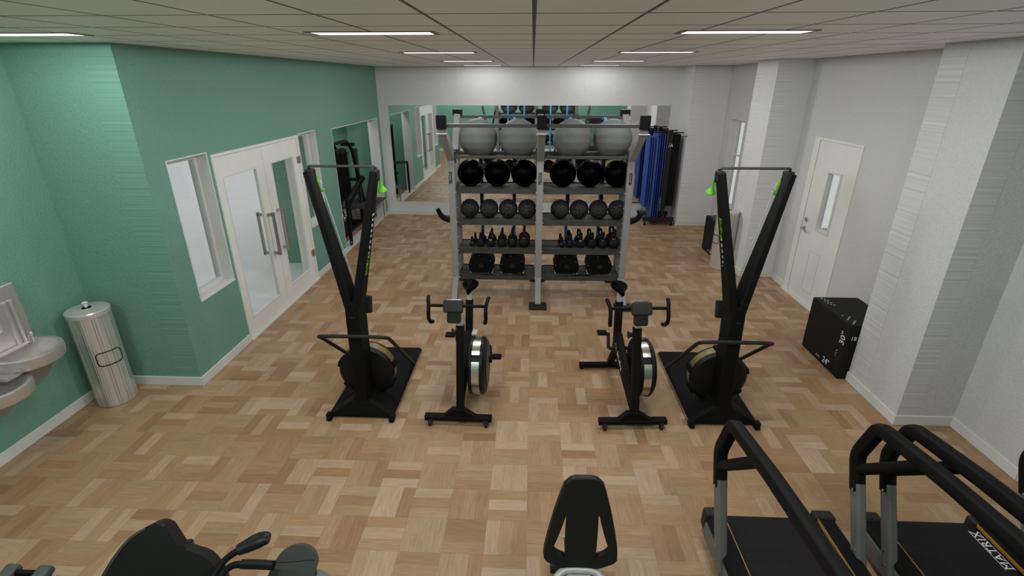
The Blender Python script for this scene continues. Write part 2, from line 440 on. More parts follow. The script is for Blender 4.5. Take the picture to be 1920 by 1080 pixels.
# right wall with window and door, three pillars
b = MB(); DR = (6.06, 7.12, 0, 2.175); WR = (9.56, 10.25, .55, 2.20)
b.box2((XR, 3.19, 0), (XR + .2, DR[0], ZC)); b.box2((XR, DR[0], DR[3]), (XR + .2, DR[1], ZC))
b.box2((XR, DR[1], 0), (XR + .2, WR[0], ZC)); b.box2((XR, WR[0], 0), (XR + .2, WR[1], WR[2])); b.box2((XR, WR[0], WR[3]), (XR + .2, WR[1], ZC))
b.box2((XR, WR[1], 0), (XR + .2, YF, ZC)); struct('wall_right', b, 'grey')
b = MB(); b.prism([(0, 0), (.45, -.42), (.45, -.55), (.65, -.55), (.65, 0.0)], (XR, 3.19, 0), (1, 0, 0), (0, 1, 0), (0, 0, ZC))
b.box2((XR + .45, YB - .2, 0), (XR + .65, .1, ZC)); b.box2((XR + .45, .1, 0), (XR + .65, 2.64, .35)); b.box2((XR + .45, .1, 2.95), (XR + .65, 2.64, ZC)); struct('wall_right_near', b, 'grey')
for nm, x0, y0, y1, cy0, cy1, cx1 in (('wall_right_pillar', 3.28, 3.86, 4.59, 4.32, 4.585, 3.47), ('wall_right_pillar_middle', 3.30, 7.56, 8.25, 8.0, 8.245, 3.50), ('wall_right_pillar_far', 3.07, 10.58, YF, None, None, 3.27)):
    b = MB(); b.box2((x0, y0, 0), (XR, y1, ZC)); b.mi = 1
    b.box2((x0 + .001, y0 - .0015, .1), (cx1, y0 + .002, ZC))
    if cy0: b.box2((x0 - .0015, cy0, .1), (x0 + .002, cy1, ZC))
    struct(nm, b, ['grey', 'grey_comb'] if x0 == 3.28 else ['grey_lit', 'grey_lit_comb'])  # farther pillars: grey lightened to imitate light on their fronts

# baseboards
H = .10; D = .014
def base(name, segs):
    b = MB()
    for a, c in segs:
        a = V((*a, H / 2)); c = V((*c, H / 2)); b.bar(a, c, D, H, 0.003)
    struct(name, b, 'trim')
e = D / 2
base('baseboard_left', [((XL + e, 4.231), (XL + e, 5.16)), ((XL + e, 7.21), (XL + e, 8.5)), ((XL + e, 11.12), (XL + e, YF))])
base('baseboard_left_return', [((XN, 4.23 - e), (XL + D, 4.23 - e))])
base('baseboard_left_near', [((XN + e, YB), (XN + e, 4.22))])
base('baseboard_far', [((XL, YF - e), (3.07, YF - e))])
base('baseboard_back', [((XN, YB + e), (4.23, YB + e))])
base('baseboard_right', [((XR - e, 3.19), (XR - e, 3.86)), ((3.28 - D, 3.86 - e), (XR - D, 3.86 - e)), ((3.28 - e, 3.86), (3.28 - e, 4.59)), ((XR - e, 4.59), (XR - e, DR[0])),
     ((XR - e, DR[1]), (XR - e, 7.56)), ((3.30 - D, 7.56 - e), (XR - D, 7.56 - e)), ((3.30 - e, 7.56), (3.30 - e, 8.25)), ((XR - e, 8.25), (XR - e, 10.58)),
     ((3.07 - D, 10.58 - e), (XR - D, 10.58 - e)), ((3.07 - e, 10.58), (3.07 - e, YF))])
base('baseboard_right_near', [((XR - e, 3.19), (XR + .45 - e, 2.77)), ((XR + .45 - e, 2.77), (XR + .45 - e, YB))])

# windows: deep white reveal, sash and pane
def window(n, xw, sgn, a, c, z0, z1, mull=None):
    r = struct_root('window_%d' % n, (xw, (a + c) / 2, z0))
    w = (c - a); h = z1 - z0; b = MB()
    D0 = .004; D1 = -.2
    X = lambda d: sgn * d
    for (y0, y1, q0, q1) in ((-w/2, -w/2 + .012, .02, h - .012), (w/2 - .012, w/2, .02, h - .012), (-w/2, w/2, h - .012, h)):
        b.box2((X(D0), y0, q0), (X(D1), y1, q1))
    b.build('reveal', 'trim', r)
    b = MB(); b.box2((X(.012), -w/2 - .0, 0), (X(D1), w/2, .02), .003); b.build('sill', 'trim', r)
    b = MB()
    for (y0, y1, q0, q1) in ((-w/2 + .013, -w/2 + .06, .065, h - .06), (w/2 - .06, w/2 - .013, .065, h - .06), (-w/2 + .013, w/2 - .013, h - .06, h - .013), (-w/2 + .013, w/2 - .013, .021, .065)):
        b.box2((X(-.10), y0, q0), (X(-.15), y1, q1))
    if mull: b.box2((X(-.102), -w/2 + .06, mull), (X(-.121), w/2 - .06, mull + .03))
    b.build('sash', 'trim', r)
    b = MB(); b.box2((X(-.122), -w/2 + .06, .065), (X(-.128), w/2 - .06, h - .06)); b.build('glass_pane', 'glass', r)
window(1, XL, 1, *W1); window(2, XL, 1, *W2); window(3, XR, -1, *WR, mull=.98); window(4, XR + .45, -1, .1, 2.64, .35, 2.95, mull=1.3)  # the last window is unseen, added to let in more daylight

# double glass door, left wall
r = struct_root('door_1', (XL, DD[0], 0)); W = DD[1] - DD[0]; Hh = DD[3]
b = MB(); b.box2((-.2, 0, .028), (.012, .03, Hh - .03)); b.box2((-.2, W - .05, .028), (.012, W, Hh - .03)); b.box2((-.2, 0, Hh - .03), (.012, W, Hh)); b.build('door_frame', 'door', r)
b = MB(); b.box2((-.2, 0, 0), (.03, W, .028), .004); b.build('threshold', 'trim', r)
for k, (y0, y1) in enumerate(((.033, W/2 - .003), (W/2 + .003, W - .053))):
    lf = MB(); s_, t_, bt = .105, .215, .20
    if k == 0: pa, pb = y0 + .10, y1 - .17
    else: pa, pb = y0 + .17, y1 - .155
    lf.box2((-.045, y0, .03), (0, pa, Hh - .034)); lf.box2((-.045, pb, .03), (0, y1, Hh - .034))
    lf.box2((-.045, pa, Hh - .034 - t_), (0, pb, Hh - .034)); lf.box2((-.045, pa, .03), (0, pb, .03 + bt))
    leaf = lf.build('door_leaf', 'door', r)
    g = MB(); g.box2((-.026, pa - .005, .03 + bt - .005), (-.019, pb + .005, Hh - .034 - t_ + .005)); g.build('glass_pane', 'glass', leaf)
    bd = MB()
    for (a0, a1, q0, q1) in ((pa, pa + .018, .25, Hh - .267), (pb - .018, pb, .25, Hh - .267), (pa, pb, .23, .25), (pa, pb, Hh - .267, Hh - .249)): bd.box2((-.016, a0, q0), (.004, a1, q1))
    bd.build('glazing_bead', 'trim', leaf)
    hy = (y1 - .13) if k == 0 else (y0 + .12)
    for sd in (1, -1):
        if sd < 0: continue
        h_ = MB(); h_.box((.075, hy, 1.06), (.03, .035, .56), .004); h_.box((.03, hy, 1.31), (.09, .035, .035), .004); h_.box((.03, hy, .81), (.09, .035, .035), .004)
        h_.build('pull_handle', 'satin', leaf)
    h_ = MB(); h_.box((-.12, hy, 1.06), (.03, .035, .56), .004); h_.box((-.08, hy, 1.31), (.09, .035, .035), .004); h_.box((-.08, hy, .81), (.09, .035, .035), .004); h_.build('outer_pull_handle', 'satin', leaf)
for z in (.45, 1.83):
    h_ = MB(); h_.cyl((.018, W - .05, z - .05), (.018, W - .05, z + .05), .012); h_.box((.008, W - .075, z), (.014, .07, .09), .004); h_.build('hinge', 'satin', r)
b = MB(); b.box2((.0005, .035, Hh - .036), (.0045, W - .05, Hh - .032)); b.box2((-.02, W/2 - .003, .03), (-.002, W/2 + .003, Hh - .034)); b.build('door_gap', 'seam', r)

# single white door, right wall
r = struct_root('door_2', (XR, DR[0], 0)); W = DR[1] - DR[0]; Hh = DR[3]
b = MB(); b.box2((-.012, 0, .022), (.2, .04, Hh - .03)); b.box2((-.012, W - .125, .022), (.2, W, Hh - .03)); b.box2((-.012, 0, Hh - .03), (.2, W, Hh)); b.build('door_frame', 'door', r)
b = MB(); b.box2((-.05, 0, 0), (.2, W, .022), .004); b.build('threshold', 'trim', r)
L0, L1 = .043, W - .13; va, vb, vz0, vz1 = .30, .56, 1.05, 1.78
lf = MB()
lf.box2((-.004, L0, .025), (.04, va, Hh - .034)); lf.box2((-.004, vb, .025), (.04, L1, Hh - .034)); lf.box2((-.004, va, .025), (.04, vb, vz0)); lf.box2((-.004, va, vz1), (.04, vb, Hh - .034))
leaf = lf.build('door_leaf', 'door', r)
b = MB(); q = .022
for (a0, a1, z0, z1) in ((va - q, va + .003, vz0 - q, vz1 + q), (vb - .003, vb + q, vz0 - q, vz1 + q), (va + .003, vb - .003, vz1 - .003, vz1 + q), (va + .003, vb - .003, vz0 - q, vz0 + .003)): b.box2((-.02, a0, z0), (.05, a1, z1))
b.build('vision_panel_frame', 'trim', leaf)
b = MB(); b.box2((.014, va + .004, vz0 + .004), (.02, vb - .004, vz1 - .004)); b.build('glass_pane', 'glass', leaf)
b = MB(); q = .012; pa, pb, z0, z1 = .34, .60, .19, .75
for (a0, a1, c0, c1) in ((pa, pa + q, z0 + q, z1 - q), (pb - q, pb, z0 + q, z1 - q), (pa, pb, z1 - q, z1), (pa, pb, z0, z0 + q)): b.box2((-.009, a0, c0), (-.003, a1, c1))
b.build('lower_panel_bead', 'trim', leaf)
b = MB(); b.cyl((-.004, L1 - .09, 1.10), (-.022, L1 - .09, 1.10), .028); b.build('lock_cylinder', 'satin', leaf)
b = MB(); b.cyl((-.004, L1 - .08, .98), (-.016, L1 - .08, .98), .028); b.cyl((-.016, L1 - .08, .98), (-.06, L1 - .08, .98), .010); b.bar((-.055, L1 - .08, .98), (-.055, L1 - .19, .978), .018, .02, .005); b.build('lever_handle', 'satin', leaf)
b = MB(); b.box2((-.0055, L1, .03), (-.0005, L1 + .005, Hh - .03)); b.build('door_gap', 'seam', r)
# corridor beyond the right-hand door
b = MB(); b.box2((XR + .2, 4.0, -.1), (7.0, 10.5, -.002)); struct('floor_corridor', b, 'corridor_floor')
b = MB(); b.box2((5.9, 4.0, 0), (6.0, 9.2, 2.3)); b.box2((5.86, 7.6, 0), (5.9, 8.6, 2.05), .01); struct('wall_corridor', b, 'corridor')
# pale ground outside the left windows
b = MB(); b.box2((-30, -6, -.12), (-4.42, 30, -.02)); b.box2((-4.42, 4.43, -.12), (T, 8.25, -.02)); struct('ground_outside', b, 'ground')

# wall mirror on the far wall
b = MB(); b.box2((-3.075, YF - .010, .315), (2.875, YF, 2.375))
tag(b.build('wall_mirror', 'mirror'), 'large frameless mirror covering the far white wall behind the rack', 'mirror')

# ------------------------------------------------------------------ ceiling lights
def ceiling_light(x, y, label, power=None, z=None):
    power = power or LAMP
    t = thing('ceiling_light', (x, y, z or ZC), label, 'ceiling light', 'recessed ceiling lights')
    w, d = .80, .21
    b = MB()
    for (x0, x1, y0, y1) in ((-w/2, w/2, -d/2, -d/2 + .014), (-w/2, w/2, d/2 - .014, d/2), (-w/2, -w/2 + .03, -d/2 + .014, d/2 - .014), (w/2 - .03, w/2, -d/2 + .014, d/2 - .014)): b.box2((x0, y0, -.006), (x1, y1, 0.002))
    b.build('frame', 'lamp_frame', t)
    b = MB(); b.box2((-w/2 + .03, -d/2 + .014, -.004), (w/2 - .03, d/2 - .014, 0)); b.build('diffuser', 'diffuser', t)
    ld = bpy.data.lights.new('lamp', 'AREA'); ld.shape = 'RECTANGLE'; ld.size = w - .08; ld.size_y = d - .06
    ld.energy = power; ld.color = LCOL; ld.spread = PI
    # wide louvre distribution: near-even intensity, stepping up below the cut-off angle
    ld.use_nodes = True; N = ld.node_tree.nodes; L = ld.node_tree.links
    g = N.new('ShaderNodeNewGeometry'); dt = N.new('ShaderNodeVectorMath'); dt.operation = 'DOT_PRODUCT'
    L.new(g.outputs['Incoming'], dt.inputs[0]); L.new(g.outputs['Normal'], dt.inputs[1])
    k = math_node(N, L, 'MAXIMUM', math_node(N, L, 'ABSOLUTE', dt.outputs['Value']), 0.035)
    step = N.new('ShaderNodeMapRange'); step.interpolation_type = 'SMOOTHSTEP'
    step.inputs['From Min'].default_value = 0.13; step.inputs['From Max'].default_value = 0.30
    step.inputs['To Min'].default_value = WIDE; step.inputs['To Max'].default_value = 1.0
    L.new(k, step.inputs['Value'])
    L.new(math_node(N, L, 'DIVIDE', step.outputs[0], math_node(N, L, 'POWER', k, 0.75)), N['Emission'].inputs['Strength'])
    lo = bpy.data.objects.new('lamp', ld); COL.objects.link(lo); lo.parent = t; lo.location = (0, 0, -.012)
    return t
LAMP = 16.3; WIDE = .80
LCOL = (.96, .98, 1.03)
rowname = ['nearest row in view', 'second row', 'third row', 'row by the far wall']
for j, y in enumerate((3.47, 5.83, 8.36, 10.72)):
    pw = LAMP * (1, 1, 1.1, .21)[j]
    ceiling_light(-1.0, y, 'thin recessed ceiling light, left column, ' + rowname[j], pw)
    ceiling_light(1.28, y, 'thin recessed ceiling light, right column, ' + rowname[j], pw)
ceiling_light(-3.28, 3.47, 'thin recessed ceiling light above the dispenser at the far left', LAMP * .55)
ceiling_light(-3.80, 9.6, 'unseen ceiling light added inside the green alcove', LAMP * .75, 2.75)  # lamp added out of view to brighten the alcove
for x, f_ in ((-3.28, 1.1), (-1.0, 1.5), (1.28, 1.35)): ceiling_light(x, 1.05, 'unseen ceiling light added above the camera end of the room', LAMP * f_)  # row out of view, added to light the near end

# ------------------------------------------------------------------ storage rack
RX = (-1.04, .105, 1.26)
rack = thing('storage_rack', (.105, 6.8, 0), 'grey steel five-tier storage rack holding balls, kettlebells and plates', 'storage rack')
O = V((.105, 6.8, 0))
def rb(): return MB()
for i, X in enumerate(RX):
    x = X - O.x
    for sgn, yp, yk, yc, yfoot in ((-1, 6.58, 6.27, 5.98, 6.27), (1, 7.02, 7.32, 7.32, 7.32)):
        b = MB(); y = yp - 6.8
        b.bar((x, y, .30), (x, y, 1.99), .088, .085, .006, up=V((0, 1, 0)))
        up_ = b.build('upright', 'upright', rack)
        b = MB(); b.bar((x, y, .305), (x, yk - 6.8, .03), .078, .085, .006, up=V((0, 1, 0))); b.build('leg', 'upright', rack)
        b = MB(); b.box((x, yfoot - 6.8, .016), (.235, .21, .03), .006)
        for dx in (-.09, .09): b.cyl((x + dx, yfoot - 6.8, .03), (x + dx, yfoot - 6.8, .037), .012, 8)
        b.build('foot_plate', 'charcoal', rack)
        b = MB()
        if sgn < 0:
            b.bar((x, y, 1.96), (x, yc - 6.8 + .03, 2.33), .088, .13, .006, up=V((0, 1, 0)), h1=.09)
            arm = b.build('arm', 'upright', rack)
            b = MB(); b.box((x, yc - 6.8, 2.424), (.112, .075, .150), .008); b.box((x, yc - 6.8 + .06, 2.40), (.095, .05, .11), .004); b.build('end_cap', 'black', arm)
            b = MB(); b.box((x, yc - 6.8 - .01, 2.296), (.118, .06, .014), .003); b.build('bracket', 'palegrey', arm)
        else:
            b.bar((x, y - .02, 1.96), (x, yc - 6.8 - .02, 2.41), .088, .17, .006, up=V((0, 1, 0)), h1=.10)
            arm = b.build('arm', 'upright', rack)
            b = MB(); b.box((x, yc - 6.8, 2.455), (.125, .12, .085), .008); b.build('end_cap', 'black', arm)
    for z in (.30, 1.0, 1.55):
        b = MB(); b.bar((x, 6.6 - 6.8, z), (x, 7.0 - 6.8, z), .05, .05); b.build('side_brace', 'upright', rack)
    for sd in (-1, 1):
        if (i == 0 and sd < 0) or (i == 2 and sd > 0): continue
        for gy in (-.20, .17):
            b = MB(); b.box((x + sd * .050, gy, 1.95), (.012, .11, .15), .004); b.build('gusset', 'darkgrey', rack)
    # bolt heads
    for z in (1.50, 1.10, .70, .31, .90, .50, 1.30):
        for sd in (-1, 1):
            b = MB(); b.cyl((x + sd * .044, -.225, z), (x + sd * .052, -.225, z), .011, 8); b.build('bolt', 'silver', rack)
    b = MB(); b.box((x - (.012 if i == 0 else 0), -.2645, 1.695), (.036, .003, .15), .0005)
    pl = b.build('name_plate', 'darkprint', rack)
    b = MB(); b.box((x + .006 - (.012 if i == 0 else 0), -.2665, 1.629), (.014, .002, .014)); b.build('orange_dot', 'orangemark', pl)
    b = MB()
    for k in range(7): b.box((x - .002 - (.012 if i == 0 else 0), -.2662, 1.655 + k * .0165), (.010 + .006 * (k % 2), .0015, .008))
    b.build('lettering', 'palegrey', pl)
# bars carrying the gym balls
for nm, y, z in (('front_bar', 6.0, 2.385), ('rear_bar', 7.30, 2.40)):
    b = MB(); b.bar((RX[0] - O.x + .03, y - 6.8, z), (RX[2] - O.x - .03, y - 6.8, z), .036, .040, .004); b.build(nm, 'darkgrey', rack)
for y in (6.575, 6.935):
    for a, c in ((0, 1), (1, 2)):
        b = MB(); b.bar((RX[a] - O.x + .045, y - 6.8, 1.955), (RX[c] - O.x - .045, y - 6.8, 1.955), .034, .036, .004); b.build('ball_rail', 'darkgrey', rack)
# shelves
SLOTS = ((-.70, -.26), (.505, .965))
random.seed(3)
for bi, (a, c) in enumerate(((0, 1), (1, 2))):
    x0 = RX[a] - O.x + .047; x1 = RX[c] - O.x - .047
    for zi, z in enumerate((1.546, 1.120, .717, .332)):
        b = MB(); t = .012
        yf, yb = -.21, .23
        if zi == 3:
            xs = [x0]
            for s in SLOTS[bi]: xs += [s - O.x - .165, s - O.x + .165]
            xs.append(x1)
            b.box2((x0, yf, z - t), (x1, -.11, z)); b.box2((x0, .215, z - t), (x1, yb, z))
            for k in range(0, len(xs), 2): b.box2((xs[k], -.11, z - t), (xs[k+1], .215, z))
        else: b.box2((x0, yf, z - t), (x1, yb, z))
        b.box2((x0, yf - .004, z - .062), (x1, yf + .008, z)); b.box2((x0, yb - .008, z - .05), (x1, yb, z + .012))
        b.box2((x0, yf, z - .062), (x0 + .008, yb, z + .003)); b.box2((x1 - .008, yf, z - .062), (x1, yb, z + .003))
        sh = b.build('shelf', 'shelf', rack)
        for q in range(7):
            yy = yf + .035 + .38 * ((q * .37 + .13 * bi + .21 * zi) % 1.0)
            if zi == 3: yy = yf + .028 + .05 * ((q * .37 + .2 * bi) % 1.0)
            L_ = random.uniform(.10, .26); xx = random.uniform(x0 + .05, x1 - .05 - L_)
            b = MB(); b.box2((xx, yy - .014, z - .001), (xx + L_, yy + .014, z + .0006)); b.build('slot', 'darkprint', sh)
# dip horns at each outer post
for sd, X in ((-1, RX[0]), (1, RX[2])):
    x = X - O.x + sd * .04
    b = MB(); p = smooth_path([(x, 0.0, 1.08), (x + sd * .06, 0.0, 1.075), (x + sd * .13, 0.0, 1.10), (x + sd * .18, 0, 1.15), (x + sd * .215, 0.0, 1.225)], 5)
    b.tube(p, .034, 12, rs=[.054 - .024 * i / (len(p) - 1) for i in range(len(p))], flat=(1.3, .9)); b.build('side_horn', 'rubber', rack)
b = MB(); b.box((RX[2] - O.x + .225, .0, 1.205), (.09, .10, .05), .01); b.build('horn_pad', 'charcoal', rack)

# gym balls
def ordinal(i): return ['leftmost', 'second from the left', 'third from the left', 'fourth from the left'][i]
gx = (-.702, -.182, .508, 1.028); proto = None; R = .246
for i, x in enumerate(gx):
    where = ['left end of the top rack tier', 'top rack tier just left of the middle post', 'top rack tier just right of the middle post', 'right end of the top rack tier'][i]
    lab = 'large grey exercise ball at the ' + where if i in (0, 3) else 'large grey exercise ball on the ' + where
    if proto is None:
        proto = thing('exercise_ball', (x, 6.755, 1.996), lab, 'exercise ball', 'grey exercise balls on the top tier')
        b = MB(); prof = []
        n = 60
        for k in range(n + 1):
            th = -PI/2 + PI * k / n; rr = R + (.0012 if (k // 3) % 2 and abs(th) < 1.0 else 0)
            prof.append((max(0, rr * math.cos(th)) if 0 < k < n else 0.0, rr * math.sin(th) + .172))
        b.lathe(prof, n=56)
        b.build('ball', 'gymball', proto, sharp=1.2)
    else: dup(proto, (x, 6.755, 1.996), label=lab)
# medicine balls
mx = (-.819, -.461, -.103, .411, .769, 1.127)
b = MB(); prof = [(0, 0), (.045, .0)] + [(.1775 * math.cos(-PI/2 + PI * k / 40), .1775 * math.sin(-PI/2 + PI * k / 40) + .1725) for k in range(4, 40)] + [(0, .35)]
b.lathe(prof, n=48)
for i, x in enumerate(mx):
    lab = 'smooth black medicine ball, %s in the %s bay of the second tier' % (['leftmost', 'middle one', 'rightmost'][i % 3], ['left', 'right'][i // 3])
    if i == 0:
        mp = b.build('medicine_ball', 'vinyl', None, sharp=1.2); mp.location = (x, 6.80, 1.5475); tag(mp, lab, 'medicine ball', 'black medicine balls on the second tier')
    else:
        c = mp.copy(); COL.objects.link(c); c.location = (x, 6.80, 1.5475); c['label'] = lab
# slam balls
sx_ = (-.840, -.578, -.315, -.055, .387, .646, .905, 1.163)
b = MB(); prof = [(0, 0), (.03, 0)] + [(.1285 * math.cos(-PI/2 + PI * k / 32), .1285 * math.sin(-PI/2 + PI * k / 32) + .125) for k in range(3, 32)] + [(0, .2535)]
b.lathe(prof, n=40)
for i, x in enumerate(sx_):
    lab = 'rough black slam ball, %s in the %s bay of the third tier' % (['leftmost', 'second from left', 'third from left', 'rightmost'][i % 4], ['left', 'right'][i // 4])
    if i == 0:
        mp = b.build('slam_ball', 'mesh_ball', None, sharp=1.2); mp.location = (x, 6.76, 1.1215); tag(mp, lab, 'slam ball', 'speckled slam balls on the third tier')
    else:
        c = mp.copy(); COL.objects.link(c); c.location = (x, 6.76, 1.1215); c.rotation_euler = (0, 0, i * 1.3); c['label'] = lab
# kettlebells
KB = (('purple', .036, 'tiny'), ('bluemark', .057, 'small'), ('yellow', .063, 'medium'), ('redmark', .065, 'medium'), ('greenmark', .068, 'medium'), ('orangemark', .083, 'large'))
CN = dict(purple='purple', bluemark='blue', yellow='yellow', redmark='dark red', greenmark='green', orangemark='orange')
KF = ((-.819, -.702, -.560, -.409, -.262, -.098), (.428, .543, .687, .844, .992, 1.145))
KR = ((-.792, -.688, -.555, -.407, -.260, -.094), (.416, .532, .675, .820, .975, 1.132))
for k, (mk, r, sz) in enumerate(KB):
    first = None
    for bay in (0, 1):
        for row in (0, 1):
            x = (KF, KR)[row][bay][k]; y = (6.715, 6.915)[row]
            lab = '%s black kettlebell with %s mark, %s row of the %s bay' % (sz, CN[mk], ['front', 'rear'][row], ['left', 'right'][bay])
            if first is None:
                first = thing('kettlebell', (x, y, .7185), lab, 'kettlebell', 'black kettlebells on the fourth tier')
                b = MB(); prof = [(0, 0), (r * .62, 0)] + [(r * math.cos(-PI/2 + PI * q / 24), r * math.sin(-PI/2 + PI * q / 24) + r * .93) for q in range(6, 24)] + [(0, r * 1.93)]
                b.lathe(prof, n=28); b.build('body', 'iron', first, sharp=1.2)
                hh = r * .55 + .038; t = .011 + r * .07
                b = MB(); pts = smooth_path([(0, -r * .60, r * 1.62), (0, -r * .78, r * 1.9 + hh * .45), (0, -r * .45, r * 1.9 + hh), (0, r * .45, r * 1.9 + hh), (0, r * .78, r * 1.9 + hh * .45), (0, r * .60, r * 1.62)], 6)
                b.tube(pts, t, 10); b.build('handle', 'iron', first)
                for sg in (-1, 1):
                    b = MB(); b.tube([(t * 1.10 * math.cos(a_), sg * (r * .66) + t * 1.10 * math.sin(a_), r * 1.74) for a_ in [2*PI*q/10 for q in range(10)]], .0055, 6, closed=True); b.build('colour_mark', mk, first)
            else: dup(first, (x, y, .7185), rz=(bay * .25 if bay else 0) * (1 if row else -1), label=lab)
# bumper plates: five in each slot, standing front to back
b = None
for bi in (0, 1):
    for si, s in enumerate(SLOTS[bi]):
        for k in range(5):
            y = 6.735 + k * .062; r = .178
            lab = 'black bumper plate standing %s in the %s stack of the %s bay' % (['at the front', 'second from the front', 'in the middle', 'fourth from the front', 'at the back'][k], ['left', 'right'][si], ['left', 'right'][bi])
            if b is None:
                p0 = thing('bumper_plate', (s, y, .432), lab, 'weight plate', 'black bumper plates on the bottom tier')
                b = MB(); b.lathe([(.030, -.020), (.058, -.022), (.062, -.014), (.125, -.014), (.132, -.024), (r - .006, -.024), (r, -.018), (r, .018), (r - .006, .024), (.132, .024), (.125, .014), (.062, .014), (.058, .022), (.030, .020)], axis=V((0, 1, 0)), n=48); b.build('disc', 'rubber', p0)
                h = MB(); h.lathe([(.026, -.024), (.032, -.024), (.032, .024), (.026, .024)], axis=V((0, 1, 0)), n=24); h.build('hub_ring', 'charcoal', p0)
                h = MB()
                for q in range(5): h.box((.150 * math.cos(q * 1.25 + .5), -.0245, .150 * math.sin(q * 1.25 + .5)), (.012, .001, .006))
                h.build('lettering', 'palegrey', p0)
            else: dup(p0, (s, y, .432), label=lab)
# bands hung from the rear ball rail
def band(x, y, z0, z1, w, m, lab, grp):
    t = .006; g = .030
    b = MB(); n = 10; ring = []
    for i in range(n + 1): ring.append((y + g * math.cos(PI * i / n), z1 + g * math.sin(PI * i / n)))
    for i in range(n + 1): ring.append((y - g * math.cos(PI * i / n), z0 - g * math.sin(PI * i / n)))
    N_ = len(ring); cy = y
    vs = []
    for i, (yy, zz) in enumerate(ring):
        zc = z1 if zz > z1 else (z0 if zz < z0 else zz)
        d = V((0, yy - cy, zz - zc)).normalized()
        p = V((0, yy, zz))
        vs.append([b.bm.verts.new(p + V((sx, 0, 0)) + d * dd) for sx, dd in ((-w/2, 0), (w/2, 0), (w/2, t), (-w/2, t))])
    for i in range(N_):
        A = vs[i]; B = vs[(i + 1) % N_]
        for k in range(4): b._face([A[k], A[(k+1) % 4], B[(k+1) % 4], B[k]])
    o = b.build('resistance_band', m)
    me = o.data
    for v in me.vertices: v.co -= V((0, y, z1))
    o.location = (x, y, z1)
    return tag(o, lab, 'resistance band', grp)
for i, x in enumerate((-.71, -.245, .515, .985)):
    side = ['left', 'right'][i // 2]; pos = ['left', 'right'][i % 2]
    band(x, 7.115, 1.12, 1.962, .040, 'foamblack', 'black band hanging behind the balls, %s one of the %s bay' % (pos, side), 'black bands at the back of the rack')
    band(x - .005, 7.215, .74, 2.362, .040, 'band_blue', 'long blue band hanging at the back, %s one of the %s bay' % (pos, side), 'blue bands at the back of the rack')
# pegs carrying the bands are part of the rack
for i, x in enumerate((-.71, -.245, .515, .985)):
    b = MB(); b.cyl((x - O.x - .05, .315, 1.978), (x - O.x + .05, .315, 1.978), .011, 10); b.bar((x - O.x - .04, .315, 1.978), (x - O.x - .04, .16, 1.972), .014, .014); b.bar((x - O.x + .04, .315, 1.978), (x - O.x + .04, .16, 1.972), .014, .014); b.build('band_peg', 'darkgrey', rack)
    b = MB(); b.cyl((x - O.x - .055, .415, 2.378), (x - O.x + .045, .415, 2.378), .011, 10); b.bar((x - O.x - .045, .415, 2.378), (x - O.x - .045, .50, 2.395), .014, .014); b.bar((x - O.x + .035, .415, 2.378), (x - O.x + .035, .50, 2.395), .014, .014); b.build('band_peg', 'darkgrey', rack)
b = MB(); b.bar((RX[0] - O.x, .165, 1.965), (RX[2] - O.x, .165, 1.965), .03, .03); b.build('peg_rail', 'darkgrey', rack)

# ------------------------------------------------------------------ mat rack
mr = thing('mat_rack', (2.66, 10.8, 0), 'black wheeled mat stand beside the mirror', 'mat rack')
for y in (-.22, .30):
    b = MB(); b.box((0.03, y, .135), (.64, .07, .085), .006); b.build('base_bar', 'charcoal', mr)
    for x in (-.25, .31):
        b = MB(); b.cyl((x - .012, y, .042), (x + .012, y, .042), .042, 18); b.build('caster_wheel', 'rubber', mr)
        b = MB(); b.box((x - .02, y + .01, .07), (.008, .045, .06), .003); b.box((x + .02, y + .01, .07), (.008, .045, .06), .003); b.box((x, y + .01, .096), (.05, .05, .012), .003); b.build('caster_fork', 'chrome', mr)
b = MB(); b.box((.105, .04, .135), (.06, .45, .07), .004); b.build('base_spine', 'charcoal', mr)
b = MB(); b.bar((.105, -.20, .17), (.105, -.20, 1.93), .075, .06, .004, up=V((0, 1, 0))); b.build('mast', 'charcoal', mr)
b = MB(); b.bar((.105, .28, .17), (.105, .28, 1.93), .075, .06, .004, up=V((0, 1, 0))); b.build('mast', 'charcoal', mr)
for y in (-.20, .28):
    b = MB(); b.bar((-.34, y, 1.90), (.36, y, 1.90), .02, .02); b.build('hanging_bar', 'rubber', mr)
b = MB(); b.box((.105, .04, 1.92), (.04, .50, .03)); b.build('top_spine', 'charcoal', mr)
for hk in ([(.28, -.235, 1.83), (.40, -.24, 1.83), (.42, -.24, 1.845)], [(-.20, -.235, 1.83), (-.08, -.24, 1.83)]):
    b = MB(); b.tube(hk, .006, 6); b.build('hook', 'rubber', mr)
text('mat_rack_sign', '/A', .10, 'letter', mr, (.075, -.2325, 1.62), (1, 0, 0), (0, 0, 1))
def mat_sheet(x, y0, y1, z0, z1, m, lab, grp, th=.016):
    b = MB(); b.box((0, 0, (z1 - z0) / -2), (th, y1 - y0, z1 - z0), .005)
    o = b.build('exercise_mat', m); o.location = (x, (y0 + y1) / 2, z1); return tag(o, lab, 'exercise mat', grp)
for i in range(7):
    xx = 2.395 + i * .046; front = i >= 3
    col = 'blue' if i < 2 else ('bluegrey' if i in (2, 3) else ('bluenavy' if i % 2 else 'blue'))
    mat_sheet(xx, 10.622 if front else 10.70, 11.055 if front else 11.06, .06 if front else .36, 1.885 if front else 1.80, col,
              ['blue exercise mat hanging outermost on the left, nearest the storage rack', 'blue exercise mat second from the storage rack', 'greyish blue exercise mat third from the storage rack',
               'longer greyish blue exercise mat facing the room', 'blue exercise mat fifth from the storage rack', 'navy edged exercise mat sixth from the storage rack', 'blue exercise mat hanging directly beside the black mast'][i], 'blue mats on the stand', .030 if i in (0, 3) else .02)
